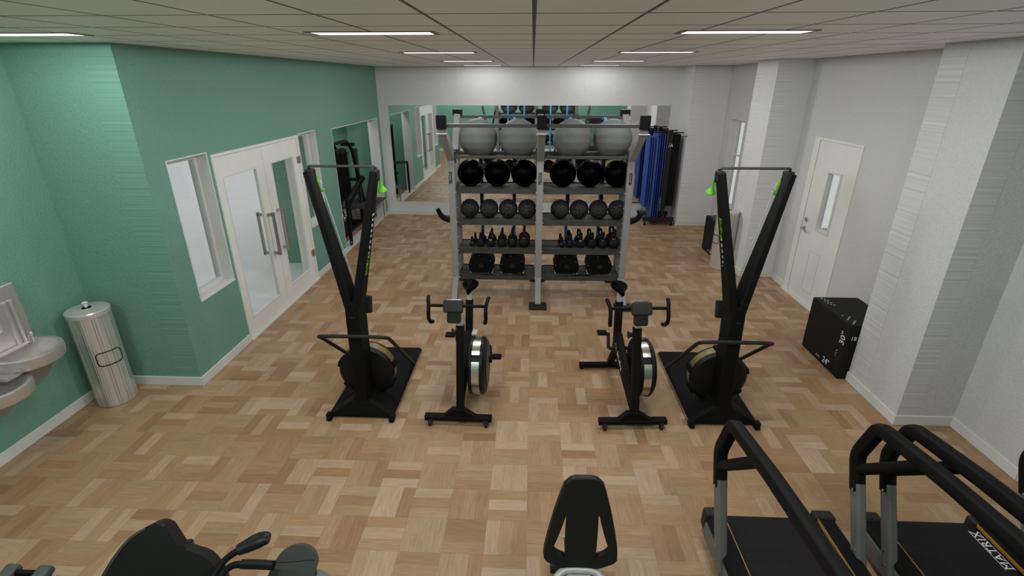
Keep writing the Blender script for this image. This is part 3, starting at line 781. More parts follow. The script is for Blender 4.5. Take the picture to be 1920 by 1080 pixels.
for i in range(5):
    mat_sheet(2.838 + i * .033, 10.64, 11.05, .40, 1.86, 'foamblack', 'black exercise mat, %s from the mast on the right of the stand' % ['first', 'second', 'third', 'fourth', 'fifth'][i], 'black mats on the stand', .018)

# ------------------------------------------------------------------ standing ski machines
def ski_machine(loc, rz, label):
    t = thing('ski_machine', loc, label, 'ski machine', 'black upright ski machines', rz)
    b = MB(); b.prism([(-.30, .05), (.30, .05), (.30, 1.25), (.27, 1.28), (-.27, 1.28), (-.30, 1.25)], (0, 0, .008), (1, 0, 0), (0, 1, 0), (0, 0, .034), bev=.004)
    pf = b.build('platform', 'rubber', t)
    for q in (-.3005, .3005):
        b = MB(); b.box2((q - .0015, .06, .012), (q + .0015, 1.25, .036)); b.build('platform_edge', 'tan', pf)
    # front foot cover: sloped cowl from the column to the front edge
    b = MB()
    lo = [(-.27, .02), (.27, .02), (.30, .10), (.12, .42), (-.12, .42), (-.30, .10)]
    hi = [(-.075, .055), (.075, .055), (.08, .10), (.075, .26), (-.075, .26), (-.08, .10)]
    A = [b.bm.verts.new((x, y, .02)) for x, y in lo]; A2 = [b.bm.verts.new((x, y, .045)) for x, y in lo]; B = [b.bm.verts.new((x, y, .17)) for x, y in hi]
    for P, Q in ((A, A2), (A2, B)):
        for i in range(6): b._face([P[i], P[(i+1) % 6], Q[(i+1) % 6], Q[i]])
    b._face(A[::-1]); b._face(B); b.build('foot_cover', 'black', t, sharp=.5)
    for sx in (-1, 1):
        b = MB(); b.box((sx * .285, .0, .040), (.055, .06, .055), .008); w = b.build('wheel_bracket', 'rubber', t)
        b = MB(); b.cyl((sx * .285 - .018, -.020, .026), (sx * .285 + .018, -.020, .026), .026, 16); b.build('wheel', 'rubber', w)
    # column
    b = MB(); b.bar((0, .155, .10), (0, .215, 1.10), .118, .20, .010, up=V((0, 1, 0)), h1=.215); b.build('column', 'black', t, sharp=.4)
    b = MB(); b.box((-.0, .0925, .985), (.04, .0035, .003)); b.build('column_seam', 'darkgrey', t)
    # V arms
    for sx in (-1, 1):
        b = MB(); b.bar((sx * .030, .215, 1.06), (sx * .268, .275, 2.19), .070, .195, .010, up=V((0, 1, 0)), w1=.055, h1=.10)
        arm = b.build('arm', 'black', t, sharp=.4)
        b = MB(); b.box((sx * .262, .30, 2.165), (.062, .09, .085), .012); b.cyl((sx * .262 - .02, .34, 2.13), (sx * .262 + .02, .34, 2.13), .022, 14); b.build('pulley_housing', 'charcoal', arm)
        b = MB(); b.tube([(sx * .235, .40, 2.10), (sx * .045, .375, 1.20)], .0055, 6); b.build('drive_cord', 'palegrey', arm)
        # lettering along the outer face of the arm
        d = (V((sx * .268, .275, 2.19)) - V((sx * .030, .215, 1.06))).normalized()
        nrm = (V((sx, 0, 0)) - d * d.dot(V((sx, 0, 0)))).normalized()
        c0 = V((sx * .030, .215, 1.06)); L_ = (V((sx * .268, .275, 2.19)) - c0).length
        if sx > 0: rd = d; s1, s2 = .24, .40
        else: rd = -d; s1, s2 = .70, .55
        ayv = nrm.cross(rd)
        def on(u): return c0 + d * L_ * u + nrm * (.0352 - .0072 * u) - ayv * .022
        text('machine_mark', 'SkiErg', .072, 'lime', arm, on(s1), rd, ayv, .002)
        text('machine_lettering', 'concept2', .062, 'letter', arm, on(s2), rd, ayv, .002, extra=1.6)
        # handle
        b = MB(); hp = V((sx * .262, .40, 2.135)); dn = V((sx * .05, .30, -1)).normalized()
        b.lathe([(.010, 0), (.013, .012), (.012, .06), (.016, .090), (.030, .118), (.040, .130), (.039, .138), (0, .140)], hp, dn, 20)
        b.build('handle', 'lime', t)
        b = MB(); b.tube([(sx * .262, .345, 2.135), hp], .004, 6); b.build('handle_cord', 'rubber', t)
    b = MB(); b.tube(fillet([(-.275, .33, 2.17), (-.272, .30, 2.225), (-.24, .27, 2.232), (.24, .27, 2.232), (.272, .30, 2.225), (.275, .33, 2.17)], .03), .011, 8); b.build('top_bar', 'darkgrey', t)
    b = MB(); b.ball((0, .335, 1.13), .045, (1, .4, 1.2)); b.build('cord_guide', 'darkgrey', t)
    # flywheel
    fc = V((0, .345, .335)); r = .262
    b = MB(); b.lathe([(0, -.085), (.10, -.088), (.235, -.075), (r - .012, -.062), (r, -.052), (r, -.046), (r - .012, -.044), (r - .012, .044), (r, .046), (r, .055), (.235, .075), (.09, .085), (0, .085)], fc, V((0, 1, 0)), 64)
    fw = b.build('flywheel_cage', 'blackgloss', t)
    b = MB(); b.lathe([(r - .016, -.0435), (r - .004, -.0435), (r - .004, .0435), (r - .016, .0435)], fc, V((0, 1, 0)), 64); b.build('perforated_band', 'gold', fw)
    for a in (95, 15, 165, 215, 325):
        a = math.radians(a); b = MB(); b.box(fc + V((math.cos(a) * (r + .002), 0, math.sin(a) * (r + .002))), (.03, .12, .055), .006, Matrix.Rotation(-a, 3, 'Y')); b.build('cage_clamp', 'rubber', fw)
    # frame hoop round the column
    for sx in (0,):
        b = MB(); p = fillet([(-.285, .92, .05), (-.30, .10, .79), (-.29, .03, .835), (-.20, .018, .845), (.20, .018, .845), (.29, .03, .835), (.30, .10, .79), (.285, .92, .05)], .06, 6)
        b.tube(p, .0165, 12); b.build('support_hoop', 'charcoal', t)
    b = MB(); b.box((0, .445, .955), (.13, .05, .16), .012, Matrix.Rotation(-.25, 3, 'X')); b.cyl((0, .27, .93), (0, .43, .94), .020, 10)
    mo = b.build('monitor', 'charcoal', t)
    b = MB(); b.box((0, .4685, .975), (.10, .003, .08), .001, Matrix.Rotation(-.25, 3, 'X')); b.build('screen', 'screen', mo)
    return t
ski = ski_machine((-1.520, 3.735, 0), 0, 'black upright ski machine near the double doors, lime handles')
dup(ski, (1.738, 3.755, 0), 0, 'black upright ski machine on the right, in front of the grey pillar')

# ------------------------------------------------------------------ exercise bikes
def bike(loc, rz, label, rear, phase):
    t = thing('exercise_bike', loc, label, 'exercise bike', 'black exercise bikes facing the camera', rz)
    b = MB(); b.bar((-.30, 0, .068), (.30, 0, .068), .070, .052, .010); b.prism([(-.13, .09), (-.05, .165), (.05, .165), (.16, .09)], (0, -.03, 0), (1, 0, 0), (0, 0, 1), (0, .06, 0))
    ff = b.build('front_foot', 'black', t)
    for sx in (-1, 1):
        b = MB(); b.cyl((sx * .25 - .012, -.035, .026), (sx * .25 + .012, -.035, .026), .026, 16); b.box((sx * .25, -.03, .045), (.04, .035, .04), .006); b.build('roller', 'charcoal', ff)
    # front column leaning forward
    b = MB(); b.bar((.018, .02, .09), (.018, .215, .885), .066, .085, .010, up=V((0, 1, 0))); b.build('front_column', 'black', t)
    b = MB(); b.bar((.018, .213, .88), (.012, .225, 1.06), .050, .060, .008, up=V((0, 1, 0))); b.build('handlebar_stem', 'silver', t)
    b = MB(); b.cyl((-.02, .205, .82), (-.062, .205, .82), .018, 14, .026); b.cyl((-.05, .205, .82), (-.060, .205, .82), .032, 14); b.build('adjusting_knob', 'charcoal', t)
    # handlebar with drops
    hb = MB(); hb.tube([(-.24, .175, 1.085), (.25, .175, 1.085)], .0135, 12); hb.bar((.012, .225, 1.055), (.0, .10, 1.085), .05, .05, .01); hbar = hb.build('handlebar', 'black', t)
    for sx in (-1, 1):
        x = .005 + sx * .245
        p = smooth_path([(x + sx * .016, .25, 1.135), (x + sx * .008, .20, 1.115), (x, .165, 1.085), (x, .140, 1.03), (x, .140, .98), (x - sx * .008, .165, .935), (x - sx * .018, .21, .915)], 5)
        b = MB(); b.tube(p, .0165, 12); b.build('drop_grip', 'rubber', hbar)
    # console
    b = MB(); b.box((-.008, .055, 1.135), (.165, .055, .105), .014, Matrix.Rotation(-.5, 3, 'X')); b.box((-.006, .060, 1.05), (.115, .065, .13), .018, Matrix.Rotation(-.25, 3, 'X'))
    co = b.build('console', 'charcoal', t)
    b = MB(); b.box((-.008, .083, 1.149), (.12, .003, .07), .001, Matrix.Rotation(-.5, 3, 'X')); b.build('screen', 'screen', co)
    # main beam falling forward from the crank to the foot
    b = MB(); b.bar((.0, .80, .46), (.012, .03, .17), .075, .20, .014, w1=.06, h1=.11); mb = b.build('main_beam', 'black', t)
    d = (V((.012, .03, .17)) - V((0, .80, .46))).normalized()
    text('beam_mark', 'C2', .07, 'lime', mb, V((-.0375, .72, .435)), d, V((-1, 0, 0)).cross(d), .002)
    text('beam_lettering', 'BikeErg', .062, 'letter', mb, V((-.0355, .62, .395)), d, V((-1, 0, 0)).cross(d), .002, extra=1.1)
    # seat tube
    b = MB(); b.bar((.0, .80, .40), (.008, .885, .835), .070, .075, .010, up=V((0, 1, 0))); b.build('seat_tube', 'black', t)
    b = MB(); b.bar((.008, .883, .83), (.010, .896, .925), .048, .05, .008, up=V((0, 1, 0))); b.build('seat_post', 'silver', t)
    # saddle: nose towards the handlebar
    def sad(u, v):
        y = -.14 + .28 * u
        w = .022 + .062 * (lambda q: q * q * (3 - 2 * q))(min(1.0, max(0.0, (u - .12) / .6)))
        a = 2 * PI * v
        edge = math.sqrt(max(0.0, 1 - ((u - .72) / .28) ** 2)) if u > .72 else (math.sqrt(max(0.0, 1 - ((.16 - u) / .16) ** 2)) if u < .16 else 1.0)
        zz = .034 * math.sin(a) * edge + .012 * (u - .5) + (.018 * (u ** 3))
        return V((.012 + w * math.cos(a) * edge, .90 + y, .962 + zz))
    b = MB(); b.grid_shell(sad, 14, 16); bmesh.ops.remove_doubles(b.bm, verts=b.bm.verts, dist=.0008); bmesh.ops.holes_fill(b.bm, edges=b.bm.edges); b.build('saddle', 'vinyl', t, sharp=1.0)
    # rear foot and stay
    b = MB(); b.bar((0, .80, .36), (0, 1.0, .08), .06, .07, .008, up=V((0, 1, 0))); b.build('rear_stay', 'black', t)
    b = MB(); b.bar((rear[0], 1.0, .045), (rear[1], 1.0, .045), .06, .05, .008); rf = b.build('rear_foot', 'black', t)
    for x in (rear[0] + .03, rear[1] - .03):
        b = MB(); b.cyl((x, 1.0, 0), (x, 1.0, .03), .02, 10); b.build('foot_pad', 'rubber', rf)
    # flywheel on the left-hand side of the rider
    fc = V((.140, .40, .375)); r = .272
    b = MB(); b.lathe([(0, -.072), (.12, -.074), (.24, -.072), (r - .006, -.066), (r + .001, -.058), (r + .001, -.037), (r - .016, -.035), (r - .016, .035), (r + .001, .037), (r + .001, .058), (r - .006, .066), (.24, .086), (.10, .092), (0, .092)], fc, V((1, 0, 0)), 64)
    fw = b.build('flywheel_cage', 'blackgloss', t)
    for (a0, a1) in ((-40, 36), (50, 90), (-90, -54), (104, 150), (200, 250)):
        b = MB(); ring = []
        for q in range(13):
            a = math.radians(180 - (a0 + (a1 - a0) * q / 12)); c_ = V((0, math.cos(a), math.sin(a)))
            ring.append([b.bm.verts.new(fc + c_ * rr + V((dx, 0, 0))) for rr, dx in ((r - .012, -.0345), (r - .004, -.0345), (r - .004, .0345), (r - .012, .0345))])
        for A_, B_ in zip(ring, ring[1:]):
            for k in range(4): b._face([A_[k], A_[(k+1) % 4], B_[(k+1) % 4], B_[k]])
        b._face(ring[0]); b._face(ring[-1][::-1]); b.build('steel_band', 'steel_band', fw)
    b = MB(); b.lathe([(0, .093), (.10, .0935), (.19, .091), (.19, .096), (.10, .104), (0, .104)], fc, V((1, 0, 0)), 48); b.build('side_cover', 'slate', fw)
    b = MB(); b.cyl(fc + V((.088, .02, .05)), fc + V((.130, .02, .05)), .030, 14); b.build('damper_knob', 'rubber', fw)
    b = MB(); b.box((.10, .52, .655), (.05, .10, .02), .004); b.build('top_bracket', 'silver', fw)
    # cranks and pedals
    cx = V((0, .72, .40))
    b = MB(); b.cyl(cx + V((-.095, 0, 0)), cx + V((.232, 0, 0)), .018, 12); ck = b.build('crank_axle', 'charcoal', t)
    for sx, ph, xo in ((-1, phase, -.10), (1, phase + PI, .222)):
        e_ = cx + V((xo, math.cos(ph) * .155, math.sin(ph) * .155))
        b = MB(); b.bar(cx + V((xo, 0, 0)), e_, .018, .032, .005, up=V((1, 0, 0))); b.build('crank_arm', 'charcoal', ck)
        b = MB(); b.box(e_ + V((sx * .062, 0, 0)), (.095, .085, .026), .008); b.build('pedal', 'rubber', ck)
    return t
MT['steel_band'] = mat('steel_band', (0.72, 0.66, 0.60), 0.25, 0.9, noise=0.03)
bike((-.626, 3.715, 0), -.015, 'black exercise bike beside the left ski machine, silver flywheel band', (-.10, .16), 1.9)
bike((.924, 3.725, 0), .055, 'black exercise bike beside the right ski machine, pedal out on the left', (-.33, .12), 1.2)

# ------------------------------------------------------------------ plyometric boxes
def plyo(loc, label, size, rz=0.0):
    t = thing('plyo_box', loc, label, 'jump box', 'black foam jump boxes', rz)
    sx, sy, sz = size
    b = MB(); b.box((0, 0, sz/2), size, .014, seg=3); bx = b.build('foam_block', 'charcoal_box', t)
    x = -sx/2 - .0012
    text('size_number', '30"', .105, 'letter', bx, (x, -sy/2 + .035, sz * .60), (0, 0, 1), (0, 1, 0), .0012)
    text('size_number', '24"', .095, 'letter', bx, (x, -sy/2 + .30, .045), (0, -1, 0), (0, 0, 1), .0012)
    text('size_number', '18', .06, 'letter', bx, (-sx/2 + .03, -sy/2 - .0012, sz - .16), (1, 0, 0), (0, 0, 1), .0012)
    marks = [((x, -sy/2 + .105 + (k % 2) * .012, sz * .36 + k * .016), (.0012, .010, .006)) for k in range(5)]
    marks += [((x, -sy/2 + .36 + k * .016, .055 + (k % 2) * .012), (.0012, .007, .012)) for k in range(5)]
    marks += [((-sx/2 + .07 + (k % 3) * .022, sy/2 - .05 - k * .022, sz + .0004), (.016, .010, .0012)) for k in range(9)]
    marks += [((-sx/2 + .05 + (k % 4) * .02, -sy/2 + .05 + k * .024, sz + .0004), (.018, .008, .0012)) for k in range(9)]
    for c_, d_ in marks:
        b = MB(); b.box(c_, d_); b.build('print_mark', 'letter', bx)
    return t
MT['charcoal_box'] = mat('foam_box_vinyl', (0.010, 0.010, 0.0095), 0.6, spec=0.15, noise=0.1, nscale=20)
px = plyo((3.425, 4.965, 0), 'black foam jump box marked 30 and 24 beside the near grey pillar', (.49, .735, .612))
dup(px, (3.40, 8.68, 0), 0, 'distant black foam jump box behind the steel wipe dispenser')

# ------------------------------------------------------------------ wipe dispensers
def dispenser(loc, rz, label):
    t = thing('wipe_dispenser', loc, label, 'wipe dispenser', 'stainless steel wipe dispensers', rz)
    r = .165; h = .955
    b = MB(); b.lathe([(r - .008, .0), (r, .006), (r, h - .045)], n=72); b.build('drum', 'steel', t, sharp=.5)
    b = MB(); b.lathe([(r + .002, h - .045), (r + .004, h - .040), (r + .004, h - .008), (r - .004, h), (.04, h + .012), (.035, h + .008), (0, h + .008)], n=72); b.build('lid', 'steel_lid', t, sharp=.4)
    b = MB(); b.cyl((0, 0, h + .006), (0, 0, h + .014), .036, 20); b.build('wipe_slot', 'rubber', t)
    b = MB(); b.lathe([(.010, h + .012), (.016, h + .03), (.012, h + .045), (.026, h + .060), (.018, h + .064), (0, h + .05)], n=10); b.build('wipe', 'letter', t)
    b = MB(); pts = []
    hw, hh, cr = .62, .066, .035
    def P(a, z): return V(((r + .002) * math.cos(a), (r + .002) * math.sin(a), z))
    zc = .50
    for (ca, cz, s0) in ((hw - .2, hh - cr, 0), (-hw + .2, hh - cr, 90), (-hw + .2, -hh + cr, 180), (hw - .2, -hh + cr, 270)):
        for q in range(7):
            a = math.radians(s0 + 15 * q); pts.append((ca + .2 * math.cos(a), cz + cr * math.sin(a)))
    full = []
    for i in range(len(pts)):
        p, q = pts[i], pts[(i + 1) % len(pts)]
        nn = 8 if abs(p[0] - q[0]) > .3 else 1
        for k in range(nn): full.append((p[0] + (q[0] - p[0]) * k / nn, p[1] + (q[1] - p[1]) * k / nn))
    b.tube([P(a, zc + z) for a, z in full], .0042, 8, closed=True); b.build('door_gasket', 'rubber', t)
    b = MB()
    for k in range(5): b.box(V(((r + .0045) * math.cos(-.5 + k * .09), (r + .0045) * math.sin(-.5 + k * .09), h - .030)), (.004, .004, .004))
    b.build('rivets', 'rubber', t)
    return t
dp = dispenser((-4.00, 3.985, 0), -.50, 'stainless steel wipe dispenser standing beside the drinking fountain')
dup(dp, (3.125, 7.99, 0), math.radians(-172), 'stainless steel wipe dispenser behind the right ski machine')

# ------------------------------------------------------------------ drinking fountain
ft = thing('drinking_fountain', (XN, 3.36, .50), 'two-level stainless steel drinking fountain on the green wall', 'drinking fountain')
OZ = .50
b = MB()
b.box2((0, -1.05, .84 - OZ), (.085, .235, 1.375 - OZ), .02)
pn = b.build('back_panel', 'steel_flat', ft)
b = MB()
for y in (.09, .145): b.tube([(.085, y, .88 - OZ), (.085, y, 1.22 - OZ), (.083, y, 1.245 - OZ)], .022, 12)
b.build('panel_rib', 'steel_flat', pn)
b = MB(); b.box((.087, -.045, 1.10 - OZ), (.006, .10, .12), .02); b.build('sensor_plate', 'palegrey', pn)
def basin(cy, hw, dep, zr, th):
    """rounded basin: outline from the wall to the rounded front, dished top"""
    b = MB(); out = []
    n = 28
    for k in range(n + 1):
        a = -PI/2 + PI * k / n; out.append((dep - hw * .95 + hw * .95 * math.cos(a), cy + hw * math.sin(a)))
    out = [(0.0, cy - hw)] + out + [(0.0, cy + hw)]
    def ring(s, z, inset=0):
        c = V((dep * .52, cy, 0)); r = []
        for x, y in out:
            p = V((x, y, 0)); q = c + (p - c) * s; q.z = z; r.append(b.bm.verts.new(q))
        return r
    rings = [ring(.86, zr - th), ring(.97, zr - th * .85), ring(1.0, zr - th * .5), ring(1.0, zr - .012), ring(.985, zr), ring(.86, zr), ring(.80, zr - .014), ring(.60, zr - .055), ring(.30, zr - .07), ring(.06, zr - .072)]
    N_ = len(out)
    for A, B in zip(rings, rings[1:]):
        for i in range(N_): b._face([A[i], A[(i+1) % N_], B[(i+1) % N_], B[i]])
    b._face(rings[0][::-1]); b._face(rings[-1]); return b
b = basin(0.0, .235, .455, .885 - OZ, .105); ub = b.build('upper_basin', 'steel_flat', ft, sharp=.7)
b = MB(); b.lathe([(.014, 0), (.014, .035), (.010, .05), (.024, .085), (.020, .088), (0, .086)], (.13, .16, .878 - OZ), V((0.1, .0, 1)), 14); b.build('bubbler', 'satin', ub)
b = MB(); b.box2((.09, -.215, .872 - OZ), (.12, .15, .888 - OZ), .004); b.build('basin_ledge', 'steel_flat', ub)
b = MB(); b.prism([(0, -.30), (.335, -.30), (.335, .155), (.18, .205), (0, .205)], (0, 0, .80 - OZ), (1, 0, 0), (0, 1, 0), (0, 0, -.02))
A = [(0, -.215), (.33, -.215), (.33, .17), (0, .215)]; B = [(0, -.12), (.10, -.12), (.10, .195), (0, .215)]
va = [b.bm.verts.new((x, y, .80 - OZ)) for x, y in A]; vb = [b.bm.verts.new((x, y, .525 - OZ)) for x, y in B]
for i in range(4): b._face([va[i], va[(i+1) % 4], vb[(i+1) % 4], vb[i]])
b._face(va); b._face(vb[::-1]); b.build('skirt', 'steel_skirt', ft)
b = basin(-.34, .225, .47, .755 - OZ, .105); lb = b.build('lower_basin', 'steel_flat', ft, sharp=.7)
b = MB(); b.lathe([(.014, 0), (.014, .035), (.010, .05), (.024, .085), (.020, .088), (0, .086)], (.13, -.42, .745 - OZ), V((0.1, .0, 1)), 14); b.build('bubbler', 'satin', lb)
b = MB(); A = [(0, -.545), (.33, -.545), (.33, -.16), (0, -.135)]; B = [(0, -.50), (.10, -.50), (.10, -.19), (0, -.17)]
va = [b.bm.verts.new((x, y, .67 - OZ)) for x, y in A]; vb = [b.bm.verts.new((x, y, .42 - OZ)) for x, y in B]
for i in range(4): b._face([va[i], va[(i+1) % 4], vb[(i+1) % 4], vb[i]])
b._face(va); b._face(vb[::-1]); b.build('skirt', 'steel_skirt', ft)
b = MB(); b.box2((.05, -.225, .79 - OZ), (.27, -.205, .868 - OZ), .004); bw = b.build('bridge', 'steel_flat', ft)
b = MB(); b.box((.215, -.227, .845 - OZ), (.07, .004, .007)); b.box((.215, -.227, .825 - OZ), (.07, .004, .007)); b.build('vent_slot', 'rubber', bw)

# ------------------------------------------------------------------ treadmills
def treadmill(loc, label):
    t = thing('treadmill', loc, label, 'treadmill', 'black and grey treadmills')
    L = 1.92; w = .415
    b = MB()   # side members, grey
    for sx in (-1, 1): b.box2((sx * (w - .028), -L, .055), (sx * w, -.03, .175), .008)
    b.box2((-w + .03, -L, .05), (w - .03, -.12, .12)); b.build('deck_frame', 'post', t)
    b = MB(); b.box2((-.295, -1.45, .12), (.295, -.045, .192), .004); b.cyl((-.295, -.045, .155), (.295, -.045, .155), .036, 20)
    belt = b.build('belt', 'belt', t)
    for sx in (-1, 1):
        b = MB(); b.prism([(0, 0), (.098, 0), (.116, -.018), (.116, -.03), (0, -.03)], (sx * .297, -L + .2, .225), (sx, 0, 0), (0, 0, 1), (0, L - .245, 0)); b.build('side_rail', 'black', t)
        b = MB(); b.box2((sx * .2965, -1.45, .205), (sx * .3045, -.06, .2275), .002); b.build('edge_line', 'orange', t)
        b = MB(); b.box((sx * .352, -.035, .165), (.135, .085, .145), .022, seg=3); b.build('end_cap', 'charcoal', t)
        for y in (-.25, -1.6):
            b = MB(); b.cyl((sx * .33, y, 0), (sx * .33, y, .06), .028, 14); b.build('foot', 'rubber', t)
        # rear post, leaning back, and the long handrail
        x = sx * .41
        b = MB(); b.bar((x, -.375, .11), (x, -.145, .61), .058, .085, .014, up=V((0, 1, 0))); ps = b.build('post', 'post', t)
        for (yy, zz) in ((-.345, .165), (-.315, .245), (-.165, .575)):
            b = MB(); b.cyl((x - .036, yy, zz), (x + .036, yy, zz), .007, 8); b.build('bolt', 'chrome', ps)
        b = MB(); p = fillet([(x, -.160, .565), (x, -.075, .765), (x, -.175, 1.035), (x, -.66, 1.095), (x, -1.18, 1.135), (x * .97, -1.62, 1.16)], .055, 6)
        # section is deeper than wide
        n = 12; rings = []
        for i, q in enumerate(p):
            a = p[max(0, i-1)]; c = p[min(len(p)-1, i+1)]; d = (c - a).normalized(); nx = V((1, 0, 0)); ny = nx.cross(d).normalized()
            rings.append([b.bm.verts.new(q + nx * math.copysign(abs(math.cos(2*PI*k/n)) ** .6, math.cos(2*PI*k/n)) * .036 + ny * math.copysign(abs(math.sin(2*PI*k/n)) ** .6, math.sin(2*PI*k/n)) * .040) for k in range(n)])
        for A, B in zip(rings, rings[1:]):
            for k in range(n): b._face([A[k], A[(k+1) % n], B[(k+1) % n], B[k]])
        b._face(rings[0]); b._face(rings[-1][::-1]); b.build('handrail', 'black', t, sharp=.9)
        b = MB(); b.tube([(x, -.12, .685), (x, -.51, 1.06)], .033, 12); b.build('rail_brace', 'black', t)
        # front mast to the console
        b = MB(); b.bar((x, -1.74, .12), (x * .97, -1.66, 1.17), .07, .11, .015, up=V((0, 1, 0))); b.build('mast', 'post', t)
    b = MB(); b.prism([(-1.92, .06), (-1.90, .30), (-1.80, .34), (-1.50, .27), (-1.42, .20), (-1.42, .12), (-1.9, .05)], (-.40, 0, 0), (0, 1, 0), (0, 0, 1), (.80, 0, 0), bev=.015); b.build('motor_hood', 'charcoal', t)
    b = MB(); b.box((0, -1.66, 1.20), (.86, .16, .09), .02); b.box((0, -1.72, 1.36), (.66, .06, .36), .02, Matrix.Rotation(.35, 3, 'X')); co = b.build('console', 'charcoal', t)
    b = MB(); b.box((0, -1.680, 1.37), (.50, .006, .26), .002, Matrix.Rotation(.35, 3, 'X')); b.build('screen', 'screen', co)
    text('belt_lettering', 'MATRIX', .070, 'letter', belt, (.290, -.372, .1925), (0, 1, 0), (-1, 0, 0), .0012, extra=1.12)
    b = MB()
    for x in (.2925, .236): b.box((x, -.235, .1925), (.0025, .28, .001))
    b.build('lettering_rule', 'letter', belt)
    return t
tm = treadmill((1.59, 2.60, 0), 'black and grey treadmill on the left of the pair, by the bike')
dup(tm, (2.59, 2.60, 0), 0, 'black and grey treadmill by the right wall, white letters on its belt')

# ------------------------------------------------------------------ seat machine in the foreground centre
sm = thing('seat_machine', (.292, 1.70, 0), 'exercise machine with black slotted backrest on a silver frame, front centre', 'exercise machine')
AX = V((1, 0, 0)); 
y0 = .30; zb, zt = .372, .985        # bottom / top of the backrest
def outline(pts, k=5): return [(p.x, p.y) for p in smooth_path([(a, b_, 0) for a, b_ in pts], k, closed=True)]
HT = zt - zb
def bw(v):     # half width of the backrest at height fraction v
    ks = [(0.0, .055), (.05, .125), (.11, .180), (.16, .199), (.25, .197), (.45, .176), (.65, .150), (.85, .118), (.94, .100), (.985, .070), (1.0, .045)]
    for (a, wa), (c, wc) in zip(ks, ks[1:]):
        if v <= c: return wa + (wc - wa) * (v - a) / (c - a)
    return ks[-1][1]
def hole(v):   # inner, outer half-width of the side cut-outs
    a, c = .165, .67
    if v <= a or v >= c: return None
    u = (v - a) / (c - a)
    inn = .082 + .003 * math.sin(PI * u)
    lo = min(1.0, u / .22) ** .6; hi = min(1.0, (1 - u) / .9) ** .75
    out = inn + (bw(v) - .036 - inn) * lo * hi
    return (inn, out) if out - inn > .006 else None

b = MB(); nv = 66
def P3(x, v): return V((x, y0 + .03 * v * v - .35 * x * x, zb + HT * v))
def strip(xa0, xb0, v0, xa1, xb1, v1, n):
    for i in range(n):
        u0, u1 = i / n, (i + 1) / n
        q = [(xa0 + (xb0 - xa0) * u0, v0), (xa0 + (xb0 - xa0) * u1, v0), (xa1 + (xb1 - xa1) * u1, v1), (xa1 + (xb1 - xa1) * u0, v1)]
        b._face([b.bm.verts.new(P3(x, v)) for x, v in q])
for i in range(nv):
    v0, v1 = i / nv, (i + 1) / nv
    h0, h1 = hole(v0), hole(v1); w0, w1 = bw(v0), bw(v1)
    if h0 or h1:
        h0 = h0 or ((h1[0] + h1[1]) / 2,) * 2; h1 = h1 or ((h0[0] + h0[1]) / 2,) * 2
        strip(-h0[0], h0[0], v0, -h1[0], h1[0], v1, 6)
        for sg in (-1, 1): strip(sg * h0[1], sg * w0, v0, sg * h1[1], sg * w1, v1, 3)
    else: strip(-w0, w0, v0, -w1, w1, v1, 12)
bmesh.ops.remove_doubles(b.bm, verts=b.bm.verts, dist=.0004)
bk = b.build('backrest', 'seatblack', sm, sharp=.8)
so = bk.modifiers.new('shell', 'SOLIDIFY'); so.thickness = .035; so.offset = 0
bv = bk.modifiers.new('edge', 'BEVEL'); bv.width = .008; bv.segments = 2; bv.limit_method = 'ANGLE'; bv.angle_limit = 1.0
# silver frame behind the backrest, spine, seat pad in front, rail to the floor
b = MB(); b.tube(fillet([(-.17, -.10, .05), (-.165, .14, .30), (-.115, .285, .372), (.115, .285, .372), (.165, .14, .30), (.17, -.10, .05)], .09, 6), .021, 12); b.build('frame_hoop', 'silver', sm)
b = MB(); b.box((0, .215, .345), (.125, .10, .045), .008); b.box((0, .14, .30), (.115, .10, .05), .008); cr = b.build('carriage', 'palegrey', sm)
for sx in (-1, 1):
    b = MB(); b.box((sx * .072, .215, .338), (.018, .09, .04), .004); b.build('carriage_clamp', 'slate', cr)
b = MB(); b.bar((0, .33, .40), (0, .34, .90), .05, .03, .006, up=V((0, 1, 0))); b.build('spine', 'charcoal', sm)
b = MB(); b.box((0, .40, .40), (.15, .16, .05), .02); b.build('seat_pad', 'vinyl', sm)
b = MB(); b.bar((0, .62, .10), (0, -.55, .14), .10, .09, .012); b.build('rail', 'silver', sm)
b = MB(); b.bar((0, .36, .38), (0, .38, .12), .07, .07, .01, up=V((0, 1, 0))); b.build('seat_post', 'silver', sm)
for y in (.58, -.52):
    b = MB(); b.bar((-.14 if y > 0 else -.26, y, .03), (.14 if y > 0 else .26, y, .03), .07, .06, .012); b.build('foot_bar', 'charcoal', sm)
b = MB(); b.tube([(-.058, .33, .50), (-.075, .34, .54), (-.088, .34, .56)], .012, 10); b.build('release_lever', 'silver', sm)

# ------------------------------------------------------------------ recumbent machine in the foreground left
rm = thing('recumbent_trainer', (-1.60, 1.55, 0), 'black bucket seat exercise machine with side grips and grey pad, bottom left', 'exercise machine')
RO = V((-1.60, 1.55, 0))
n_ = V((.249, -.798, .549)).normalized(); ax = V((.954, .298, 0)).normalized(); ay = n_.cross(ax)
seat_pts = [(-.36, -.30), (-.315, -.12), (-.27, -.027), (-.215, .056), (-.158, .116), (-.09, .151), (-.044, .161), (-.008, .152), (.028, .090), (.063, .028), (.114, -.002), (.169, -.036), (.205, -.083), (.232, -.138), (.25, -.22), (.22, -.32), (-.05, -.36)]
b = MB(); b.prism(outline(seat_pts, 4), V((-1.75, 1.70, .72)) - RO, ax, ay, -n_ * .11, bev=.016)
st = b.build('seat_shell', 'seatblack', rm, sharp=.5)
b = MB(); b.tube(smooth_path([V((-1.75, 1.70, .72)) - RO + ax * p[0] * .97 + ay * (p[1] - .006) + n_ * .001 for p in seat_pts[1:6]], 5), .0045, 6); b.build('seam', 'slate', st)
